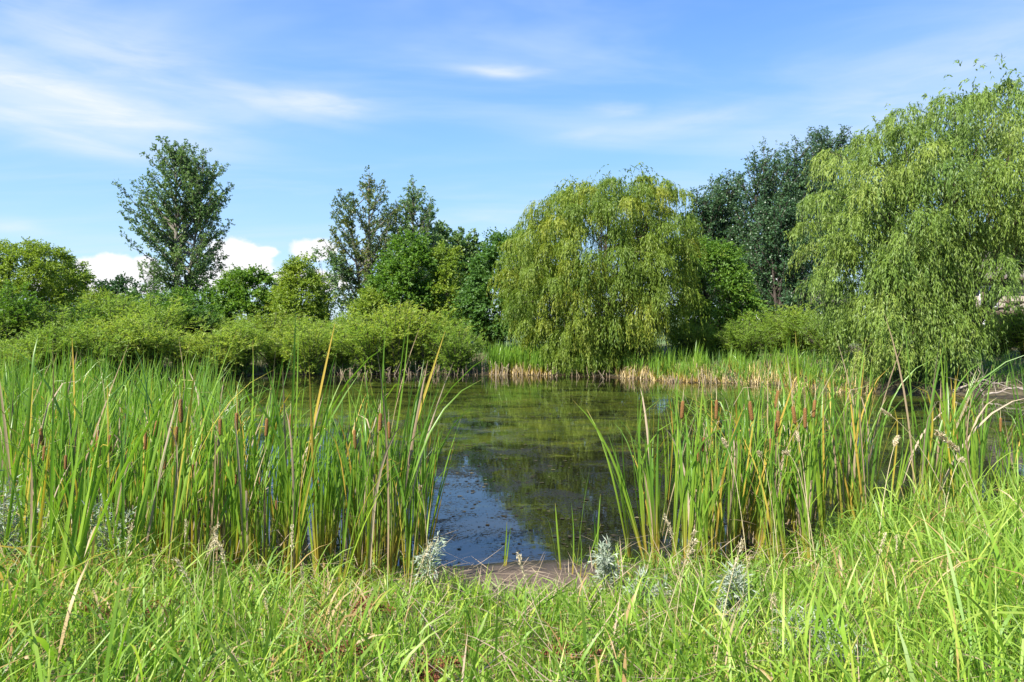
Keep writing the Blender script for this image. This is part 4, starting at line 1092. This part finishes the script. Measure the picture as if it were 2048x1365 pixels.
# straw coloured dead leaves at the foot of the far reeds
so = Soup()
n = 2600
X = np.concatenate([rng.uniform(4.2, 11.3, 1900), at(rng.uniform(975, 1110, 700), 28.5)]); Y = far_y(X) + 0.05 + 2.4 * rng.random(n) ** 1.5
V, Q, al, k = strips(rng, np.stack([X, Y, ground_z(X, Y) - 0.02], -1), rng.uniform(0, 6.283, n), np.abs(rng.normal(0.2, 0.45, n)), rng.normal(0.1, 0.7, n), rng.uniform(0.12, 0.7, n) * (0.65 + 0.35 * np.sin(X * 2.9)), rng.uniform(0.012, 0.03, n), 3, shape='reed')
so.add(V, Q, np.repeat(rng.random(n), k), al)
link('dead_reed_litter', so.mesh('dead_reed_litter', 'straw_base_reed'), kind='stuff', label='straw coloured dead reed bases along the far shore', cat='reeds')

# grey broken reed stubs in the shallows of the far shore: one by one
def stub_mesh(seed):
    r_ = np.random.default_rng(seed)
    tb = Tubes(5)
    L = r_.uniform(0.28, 0.6)
    P = np.array([[0, 0, -0.25], [r_.normal(0, 0.01), r_.normal(0, 0.01), L * 0.5], [r_.normal(0, 0.03), r_.normal(0, 0.03), L]])
    tb.add(P, [0.016, 0.015, 0.011])
    if r_.random() < 0.4:
        e = P[2] + [r_.choice([-1, 1]) * r_.uniform(0.1, 0.25), 0, -r_.uniform(0.05, 0.25)]
        tb.add(np.array([P[2], (P[2] + e) / 2 + [0, 0, 0.02], e]), [0.011, 0.01, 0.007])
    return tb.mesh('reed_stub', 'dead_reed')
STUBS = [stub_mesh(200 + i) for i in range(14)]
for i in range(190):
    if i < 140:
        px = rng.uniform(640, 1090)
    else:
        px = rng.uniform(1090, 1420)
    x = at(px, 28.3); y = float(far_y(x)) + rng.normal(0.0, 0.28) - (0.15 if i >= 140 else 0)
    o = link('reed_stub', STUBS[i % 14], label='short grey broken reed stub in the shallows along the far shore', cat='reed stub', group='broken reed stubs along the far shore')
    o.location = (x, y, max(float(ground_z(x, y)), -0.1))
    o.rotation_euler = lean_rot(rng.uniform(0, 6.283), rad(rng.normal(0, 14)), rad(rng.normal(0, 8)))
    o.scale = (1, 1, rng.uniform(0.5, 1.1))
# dead stalks within the near stands
def dead_stalk(seed):
    r_ = np.random.default_rng(seed)
    so_ = Soup()
    for i in range(r_.integers(2, 5)):
        V, Q, al, k = strips(r_, [[r_.normal(0, 0.02), r_.normal(0, 0.02), -0.05]], r_.uniform(0, 6.283), abs(r_.normal(0.05, 0.06)), r_.normal(0, 0.15), r_.uniform(0.4, 0.95), r_.uniform(0.012, 0.024), 5, face=r_.uniform(0, 3), shape='flat', fold=0.4)
        so_.add(V, Q, np.full(len(V), r_.random()), al)
    if r_.random() < 0.6:
        V, Q, al, k = strips(r_, [[0, 0, r_.uniform(0.2, 0.6)]], r_.uniform(0, 6.283), r_.uniform(0.6, 1.2), r_.uniform(0.6, 1.5), r_.uniform(0.3, 0.6), 0.012, 6, shape='grass')
        so_.add(V, Q, np.full(len(V), r_.random()), al)
    return so_.mesh('dead_reed', 'dead_reed')
DEAD = [dead_stalk(230 + i) for i in range(8)]
for i in range(64):
    side = 0 if i % 3 else 1
    px = rng.uniform(250, 840) if side == 0 else rng.uniform(1390, 1640)
    d = rng.uniform(5.9, 7.2) if side == 0 else rng.uniform(6.2, 7.2)
    x = at(px, d)
    o = link('dead_reed', DEAD[i % 8], label='pale dead reed stalk, ' + ('left stand ' + zone_left(px, d) if side == 0 else 'right stand ' + zone_right(px, d)), cat='dead reed',
             group='dead reed stalks in the left stand' if side == 0 else 'dead reed stalks in the right stand')
    o.location = (x, d, soil(x, d)); o.rotation_euler = lean_rot(rng.uniform(0, 6.283), rad(rng.normal(0, 6)), 0); o.scale = (1, 1, rng.uniform(0.7, 1.15))

# ------------------------------------------------------------------ grass on the near bank
rng = np.random.default_rng(300)
def grass_height(x, y):
    px = x / y * F_PX + 1024
    h = np.interp(px, [-200, 0, 300, 600, 820, 900, 1180, 1300, 1600, 1800, 2048, 2300], [0.54, 0.54, 0.44, 0.37, 0.34, 0.30, 0.30, 0.34, 0.37, 0.48, 0.56, 0.58])
    sh = np.clip((y - 4.5) / 0.7, 0, 1)
    mid = np.clip((px - 220) / 160, 0, 1) * np.clip((1720 - px) / 160, 0, 1)
    far_mid = np.exp(-((px - 1040) / 170) ** 2) * np.clip((y - 3.9) / 0.8, 0, 1)
    return h * (1 - 0.62 * sh * mid) * (1 - 0.5 * far_mid)
def bare(x, y):
    """the trodden muddy landing and the waterline"""
    px = x / y * F_PX + 1024
    e = ((px - 1035) / 185) ** 2 + ((y - 6.2) / 1.05) ** 2
    e = e + 0.35 * np.sin(x * 9.0 + 2 * y) * np.sin(y * 7.0 - x * 3.0) + 0.25 * np.sin(x * 23.0)
    return (e < 0.9) | (y > near_y(x) - 0.02 + 0.15 * (px > 1650))
def scatter(n, y0, y1, power=1.0):
    y = y0 + (y1 - y0) * rng.random(n) ** power
    x = (rng.random(n) * 2 - 1) * (y * 0.80 + 0.7)
    w_ = y * 0.80 + 0.7
    x2 = (w_[: n // 3] + 2.6 * rng.random(n // 3)) * np.where(rng.random(n // 3) < 0.5, -1, 1)      # the bank goes on beyond the frame
    x, y = np.concatenate([x, x2]), np.concatenate([y, y[: n // 3]])
    k = ~bare(x, y)
    return x[k], y[k]
so = Soup()
# leafy shoots: a stem with broad blades set off alternately
x, y = scatter(7200, 2.0, 7.8, 0.9)
n = len(x)
patch = 0.5 + 0.5 * np.sin(x * 1.9 + 1.3 * np.sin(y * 1.4)) * np.sin(y * 2.3 + x)
h = grass_height(x, y) * rng.uniform(0.5, 1.3, n)
wind_ = 2.2 * np.sin(x * 1.1 + 0.7 * y + 0.4) + 1.4 * np.sin(y * 1.9 - x * 0.6)                 # tufts lie over together
sa, sl = wind_ + rng.normal(0, 1.1, n), np.abs(rng.normal(0.2, 0.2, n))
colp = x / y * F_PX + 1024
brown = np.exp(-((colp - 650) / 75) ** 2 - ((y - 3.7) / 0.9) ** 2) + np.exp(-((colp - 60) / 150) ** 2 - ((y - 4.1) / 0.8) ** 2) + 0.6 * np.exp(-((colp - 1800) / 110) ** 2 - ((y - 4.4) / 0.5) ** 2)
Bp = np.stack([x, y, ground_z(x, y) - 0.01], -1)
SD = np.stack([np.sin(sl) * np.cos(sa) + 0.06, np.sin(sl) * np.sin(sa), np.cos(sl)], -1)
shoot_t = np.clip(rng.beta(1.6, 1.9, n) * 0.66 + 0.26 * patch - 0.06, 0, 0.84)
V, Q, al, k = strips(rng, Bp, sa, sl, 0.05, h, 0.005, 3, face=rng.uniform(0, 3, n), shape='flat')
so.add(V, Q, np.repeat(shoot_t, k), al)
for j in range(5):
    s = (0.12 + 0.19 * j + rng.uniform(-0.06, 0.06, n))
    P = Bp + SD * (h * s)[:, None]
    aj = sa + j * 2.6 + rng.normal(0, 0.7, n)
    dead = rng.random(n) < (0.2 if j < 2 else 0.05) + 0.5 * brown
    tj = np.where(dead, rng.uniform(0.86, 1.0, n), np.clip(shoot_t + rng.normal(0, 0.1, n), 0, 0.84))
    L = np.clip(h, 0.25, 0.8) * rng.uniform(0.45, 0.85, n)
    V, Q, al, k = strips(rng, P, aj, np.abs(rng.normal(0.45, 0.25, n)), np.abs(rng.normal(0.75, 0.65, n)) + np.where(dead, 0.6, 0), L, np.exp(rng.normal(-4.8, 0.40, n)).clip(0.003, 0.019), 4, 1.3, face=rng.normal(0, 0.5, n), twist=rng.normal(0, 0.5, n))
    so.add(V, Q, np.repeat(tj, k), np.clip(al + 0.15 * j, 0, 1))
# fine upright blades between them
x, y = scatter(31000, 2.0, 7.6, 0.9)
n = len(x); h = grass_height(x, y) * rng.uniform(0.35, 1.0, n)
tt = np.where(rng.random(n) < 0.2, rng.uniform(0.86, 1, n), rng.beta(2, 2, n) * 0.8)
V, Q, al, k = strips(rng, np.stack([x, y, ground_z(x, y) - 0.01], -1), rng.uniform(0, 6.283, n), np.abs(rng.normal(0.16, 0.16, n)), np.abs(rng.normal(0.5, 0.4, n)), h, rng.uniform(0.003, 0.007, n), 3, 1.4, face=rng.normal(0, 0.9, n))
so.add(V, Q, np.repeat(tt, k), al)
link('grass', so.mesh('grass', 'grass_blade'), kind='stuff', label='bright yellow-green reed grass covering the near bank', cat='grass')
# rank darker grass round the far trees and shrubs
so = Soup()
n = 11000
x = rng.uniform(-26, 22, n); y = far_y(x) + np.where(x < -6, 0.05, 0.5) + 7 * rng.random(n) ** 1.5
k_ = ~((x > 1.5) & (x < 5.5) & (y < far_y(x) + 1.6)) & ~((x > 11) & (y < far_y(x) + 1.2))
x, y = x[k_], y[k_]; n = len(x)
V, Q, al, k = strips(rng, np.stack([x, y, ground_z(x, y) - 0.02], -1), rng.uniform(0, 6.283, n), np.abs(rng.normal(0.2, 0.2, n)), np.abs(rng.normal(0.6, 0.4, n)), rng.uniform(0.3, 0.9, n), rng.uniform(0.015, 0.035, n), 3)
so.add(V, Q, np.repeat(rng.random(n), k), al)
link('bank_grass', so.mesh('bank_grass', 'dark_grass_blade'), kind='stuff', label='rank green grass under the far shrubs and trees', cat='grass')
# dead straw lying on the mud and under the grass
so = Soup()
n = 190
px = rng.uniform(850, 1230, n); y = rng.uniform(5.0, 6.7, n); x = at(px, y)
V, Q, al, k = strips(rng, np.stack([x, y, ground_z(x, y) + rng.uniform(0.004, 0.03, n)], -1), rng.uniform(0, 6.283, n), rng.normal(1.52, 0.06, n), rng.normal(0.05, 0.1, n), rng.uniform(0.08, 0.42, n), rng.uniform(0.003, 0.007, n), 3, face=rng.uniform(-0.4, 0.4, n))
so.add(V, Q, np.repeat(rng.random(n) ** 2, k), al)
n = 2600
x, y = scatter(n, 1.8, 6.4); n = len(x)
V, Q, al, k = strips(rng, np.stack([x, y, ground_z(x, y) + rng.uniform(0.03, 0.25, n)], -1), rng.uniform(0, 6.283, n), rng.normal(1.3, 0.22, n), rng.normal(0.1, 0.2, n), rng.uniform(0.15, 0.5, n), rng.uniform(0.003, 0.009, n), 3)
so.add(V, Q, np.repeat(rng.random(n), k), al)
link('straw_litter', so.mesh('straw_litter', 'dead_reed'), kind='stuff', label='dead straw lying on the mud and among the grass', cat='straw')

# ------------------------------------------------------------------ single plants on the near bank
def sagewort(label, px, py_top, d, seed, nst=4, H=None, spread=0.25, dens=30):
    rng_ = np.random.default_rng(seed)
    x, y, z = base(px, d)
    H = H or max(0.3, CAM_Z - (py_top - HZ) / F_PX * d - z)
    o = thing('sagewort', label, 'wild plant', (x, y, z), 'silver sageworts in the bank grass')
    for i in range(nst):
        th = rng_.uniform(0, 6.283); sp_ = spread * rng_.random()
        e = np.array([sp_ * math.cos(th), sp_ * math.sin(th), H * rng_.uniform(0.7, 1.0)])
        P = bez((0.03 * math.cos(th), 0.03 * math.sin(th), -0.03), (e[0] * 0.3, e[1] * 0.3, e[2] * 0.6), e, 8)
        tb_ = Tubes(4); tb_.add(P, np.linspace(0.005, 0.0015, 8))
        st = link('stem', tb_.mesh('stem', 'pale_stem'), o)
        u = rng_.uniform(0.35, 1.0, dens); k = np.minimum((u * 7).astype(int), 6)
        S = P[k] + (P[k + 1] - P[k]) * (u * 7 - k)[:, None]
        D = unit(unit(P[k + 1] - P[k]) * 0.7 + rng_.normal(0, 0.55, (dens, 3)))
        s_ = Soup(); s_.add(*strands(rng_, S, D, rng_.uniform(0.05, 0.13, dens), 0.1, 6, 0.06, 0.009, 0.6, rng_.random(dens)))
        lf = link('leaves', s_.mesh('leaves', 'sagewort_leaf'), st); lf['kind'] = 'stuff'
sagewort('large silver sagewort bush before the left cattails, at the edge of the view', 10, 945, 4.9, 401, 12, spread=0.42, dens=34)
sagewort('grey-leaved sagewort sprig among the cattails beside the large silver bush', 205, 1000, 5.2, 402, 5, spread=0.25)
sagewort('thin pale sagewort leaning over the mud beside the left cattails', 845, 1060, 5.3, 403, 3, spread=0.25, dens=20)
sagewort('silver sagewort with curling tips at the right end of the mud', 1215, 1100, 5.3, 404, 5, spread=0.2)
sagewort('small silver sagewort between the mud and the orange-based cattails', 1275, 1150, 4.9, 405, 4, spread=0.18)
sagewort('pale upright sagewort standing alone in the bright grass', 1468, 1150, 4.2, 406, 5, spread=0.10, dens=40)
sagewort('tangled silver sagewort at the bottom of the bank grass', 1620, 1275, 3.6, 407, 7, spread=0.2, dens=34)
sagewort('second tangled sagewort, closest to the viewer', 1680, 1310, 3.3, 408, 5, spread=0.16)

def dock(label, px, d, seed, nst, lean, H, spread=0.2):
    rng_ = np.random.default_rng(seed)
    x, y, z = base(px, d)
    o = thing('dock_plant', label, 'wild plant', (x, y, z), 'rusty dock plants in the bank grass')
    for i in range(nst):
        th = rng_.uniform(-0.8, 0.8) if lean else rng_.uniform(0, 6.283)
        e = np.array([lean * rng_.uniform(0.6, 1.1) + spread * math.cos(th) * rng_.random(), spread * rng_.normal(0, 0.5), H * rng_.uniform(0.6, 1.0)])
        P = bez((0, 0, -0.03), (e[0] * 0.25, e[1] * 0.3, H * 1.2), e, 9)
        tb_ = Tubes(5); tb_.add(P, np.linspace(0.006, 0.002, 9))
        st = link('stem', tb_.mesh('stem', 'rust_stem'), o)
        m_ = 260
        u = rng_.uniform(0.4, 1.0, m_); k = np.minimum((u * 8).astype(int), 7)
        S = P[k] + (P[k + 1] - P[k]) * (u * 8 - k)[:, None] + rng_.normal(0, 0.012, (m_, 3)) * (0.4 + np.abs(np.sin(u * 40)))[:, None]
        V, Q = leaf_quads(S, rng_.normal(0, 1, (m_, 3)), 0.013 * rng_.uniform(0.6, 1.3, m_), 0.011, rng_)
        s_ = Soup(); s_.add(V, Q, np.repeat(rng_.random(m_), 4))
        lf = link('seed_cluster', s_.mesh('seed_cluster', 'dock_seed'), st); lf['kind'] = 'stuff'
dock('rusty brown dock stalks arching below the tallest cattail', 60, 3.9, 421, 4, 0.45, 0.42)
dock('brown dock stalk drooping in the grass before the left cattails', 235, 4.0, 422, 3, 0.35, 0.38)
dock('dark brown dock at the bottom of the bank grass below the left cattails', 600, 3.1, 423, 3, 0.05, 0.34, 0.25)
dock('reddish dock standing in the grass left of the mud', 690, 3.9, 424, 3, 0.08, 0.36, 0.25)
dock('small rusty dock low in the grass before the mud', 830, 3.2, 425, 4, 0.05, 0.28)
dock('small dark dock low in the grass left of the bottom sageworts', 1130, 3.3, 426, 3, 0.0, 0.25)

def seed_grass(label, px_b, d, px_t, py_t, seed, droop=0.12, hl=0.16, thick=1.0):
    """tall grass stalk with a pale plume; its tip stands at the given column and row"""
    rng_ = np.random.default_rng(seed)
    x, y, z = base(px_b, d)
    e = np.array([at(px_t, d) - x, rng_.normal(0, 0.1), CAM_Z - (py_t - HZ) / F_PX * d - z])
    o = thing('plume_grass', label, 'tall grass', (x, y, z), 'tall grasses with pale plumes')
    P = bez((0, 0, -0.03), (e[0] * 0.45, e[1] * 0.4, e[2] * 0.75 + droop), e, 12)
    tb_ = Tubes(5); tb_.add(P, np.linspace(0.004, 0.0015, 12))
    st = link('stem', tb_.mesh('stem', 'pale_stem'), o)
    m_ = 240
    Lt = np.linalg.norm(np.diff(P, axis=0), axis=1).sum()
    u = 1 - hl / Lt * rng_.random(m_) * 0.999; k = np.minimum((u * 11).astype(int), 10)
    tg = unit(P[k + 1] - P[k])
    prof_ = np.sin(np.pi * np.clip((1 - u) * Lt / hl, 0.05, 1)) ** 0.7
    S = P[k] + (P[k + 1] - P[k]) * (u * 11 - k)[:, None] + rng_.normal(0, 0.007 * thick, (m_, 3)) * prof_[:, None]
    V, Q = leaf_quads(S, tg + rng_.normal(0, 0.4, (m_, 3)), 0.022 * rng_.uniform(0.6, 1.3, m_), 0.006 * thick, rng_)
    s_ = Soup(); s_.add(V, Q, np.repeat(rng_.random(m_), 4))
    lf = link('plume', s_.mesh('plume', 'pale_seed'), st); lf['kind'] = 'stuff'
    V, Q, al, kk = strips(rng_, P[[2, 4, 6]], rng_.uniform(0, 6.283, 3), 0.4, 0.6, 0.25, 0.009, 6)
    lf = link('leaves', quad_mesh('leaves', V, Q, 'grass_blade', tint=np.repeat(rng_.random(3) * 0.8, kk), along=al), o)
    lf['kind'] = 'stuff'
seed_grass('grass stalk with a fat pale plume bowing over the water beside the right cattails', 1990, 5.2, 1850, 858, 441, hl=0.22, thick=1.9)
seed_grass('grass stalk with a second fat plume just below the palest one', 2000, 5.0, 1880, 880, 442, hl=0.2, thick=1.5)
seed_grass('thin plumed grass crossing before the two fat plumes', 1745, 5.2, 1818, 882, 443, hl=0.18, thick=1.2)
seed_grass('very thin plumed stalk rising highest between cattails and willow', 1950, 5.6, 1755, 818, 444, hl=0.16, thick=0.8)
seed_grass('grass stalk whose plume bows sideways in front of the right cattails', 1640, 5.4, 1568, 905, 445, droop=0.3, hl=0.17)
seed_grass('upright plumed grass among the right cattails', 1625, 5.8, 1608, 872, 446, hl=0.2)
seed_grass('plumed grass leaning at the open side of the right cattails', 1500, 5.6, 1447, 880, 447, hl=0.18, thick=1.1)
seed_grass('plumed grass with short curved head near the blue reflection', 1870, 5.4, 1935, 922, 448, droop=0.25, hl=0.13)
seed_grass('plumed grass half buried in the right cattails', 1560, 6.0, 1518, 905, 449, hl=0.13)
seed_grass('bare pale stalk in front of the left cattails near the mud', 860, 5.3, 848, 960, 450, hl=0.1, thick=0.6)

def dry_stalk(seed):
    rng_ = np.random.default_rng(seed)
    H = rng_.uniform(0.55, 0.85)
    P = bez((0, 0, -0.03), (0.02, 0, H * 0.7), (rng_.uniform(0.06, 0.2), rng_.normal(0, 0.04), H), 9)
    tb_ = Tubes(4); tb_.add(P, np.linspace(0.003, 0.001, 9))
    m_ = 90; u = rng_.uniform(0.78, 1.0, m_); k = np.minimum((u * 8).astype(int), 7)
    S = P[k] + (P[k + 1] - P[k]) * (u * 8 - k)[:, None] + rng_.normal(0, 0.005, (m_, 3))
    V, Q = leaf_quads(S, unit(P[k + 1] - P[k]) + rng_.normal(0, 0.35, (m_, 3)), 0.016, 0.004, rng_)
    return tb_.mesh('stem', 'pale_stem'), quad_mesh('plume', V, Q, 'pale_seed', tint=np.repeat(rng_.random(m_), 4), along=np.zeros(m_ * 4))
STALKS = [dry_stalk(480 + i) for i in range(4)]
rng = np.random.default_rng(490)
for i in range(26):
    px = rng.uniform(20, 2030); d = rng.uniform(2.9, 4.6); x = at(px, d)
    if 800 < px < 1280:
        d = rng.uniform(2.9, 3.3); x = at(px, d)
    o = thing('grass_stalk', 'thin dry tan-headed grass stalk ' + next(t_ for lim, t_ in ((300, 'below the tallest cattail shoot'), (600, 'below the left cattails'), (870, 'left of the mud'), (1200, 'straight before the mud'), (1500, 'by the orange-based cattails'), (1800, 'by the tangled sageworts'), (9999, 'below the fat plumes')) if px < lim) + (', low on the bank' if d > 4.2 else ', midway up the bank' if d > 3.5 else ', closest to the viewer'), 'grass stalk', (x, d, float(ground_z(x, d))), 'dry stalks in the bank grass', lean_rot(rng.uniform(0, 6.283), rad(rng.normal(4, 9)), 0), rng.uniform(0.75, 1.1))
    st_, pl_ = STALKS[i % 4]
    lf = link('plume', pl_, link('stem', st_, o)); lf['kind'] = 'stuff'

# ------------------------------------------------------------------ fallen and bare branches under the huge willow
def branch(label, px, d, pts, r, seed, z_add=0.0, wood='dead_wood'):
    rng_ = np.random.default_rng(seed)
    x, y, z = base(px, d)
    o = thing('fallen_branch', label, 'branch', (x, y, max(z, 0) + z_add), 'bare branches under the huge willow')
    tb_ = Tubes(6)
    P = np.array(pts, float)
    t_ = np.linspace(0, 1, 12)
    P = np.stack([np.interp(t_, np.linspace(0, 1, len(P)), P[:, i]) for i in range(3)], -1) + rng_.normal(0, 0.02, (12, 3))
    tb_.add(P, r * np.linspace(1, 0.3, 12))
    link('limb', tb_.mesh('limb', wood), o)
    for i in range(9):
        k = rng_.integers(2, 12)
        e = P[k] + rng_.normal(0, 0.35, 3) + [0, 0, 0.1]
        e[2] = max(e[2], 0.02)
        tb2 = Tubes(4)
        tb2.add(np.array([P[k], (P[k] + e) / 2 + rng_.normal(0, 0.05, 3), e]), r * np.array([0.4, 0.28, 0.1]))
        link('twig', tb2.mesh('twig', wood), o)
branch('grey forked dead branch lying at the water under the huge willow', 1965, 20.6, [(-0.9, 0, 0.05), (0, 0.1, 0.4), (0.9, 0.2, 0.15), (1.6, 0, 0.05)], 0.035, 461)
branch('bundle of pale bare twigs standing up beside the hanging willow foliage', 1962, 20.2, [(0.1, 0, 0.0), (-0.05, 0, 0.3), (-0.25, 0.1, 0.7)], 0.018, 462)
branch('dark low bough reaching across in front of the raised deck', 1955, 21.5, [(-1.4, 0, 0), (0.2, 0.2, 0.35), (1.7, 0.1, 0.75), (3.2, 0, 0.9)], 0.06, 463, z_add=1.9, wood='willow_bark')
branch('thin dead branch on the mud nearest the small cattail clump', 2030, 20.0, [(-0.8, 0, 0.05), (0, 0, 0.25), (0.9, 0.1, 0.1)], 0.03, 464)
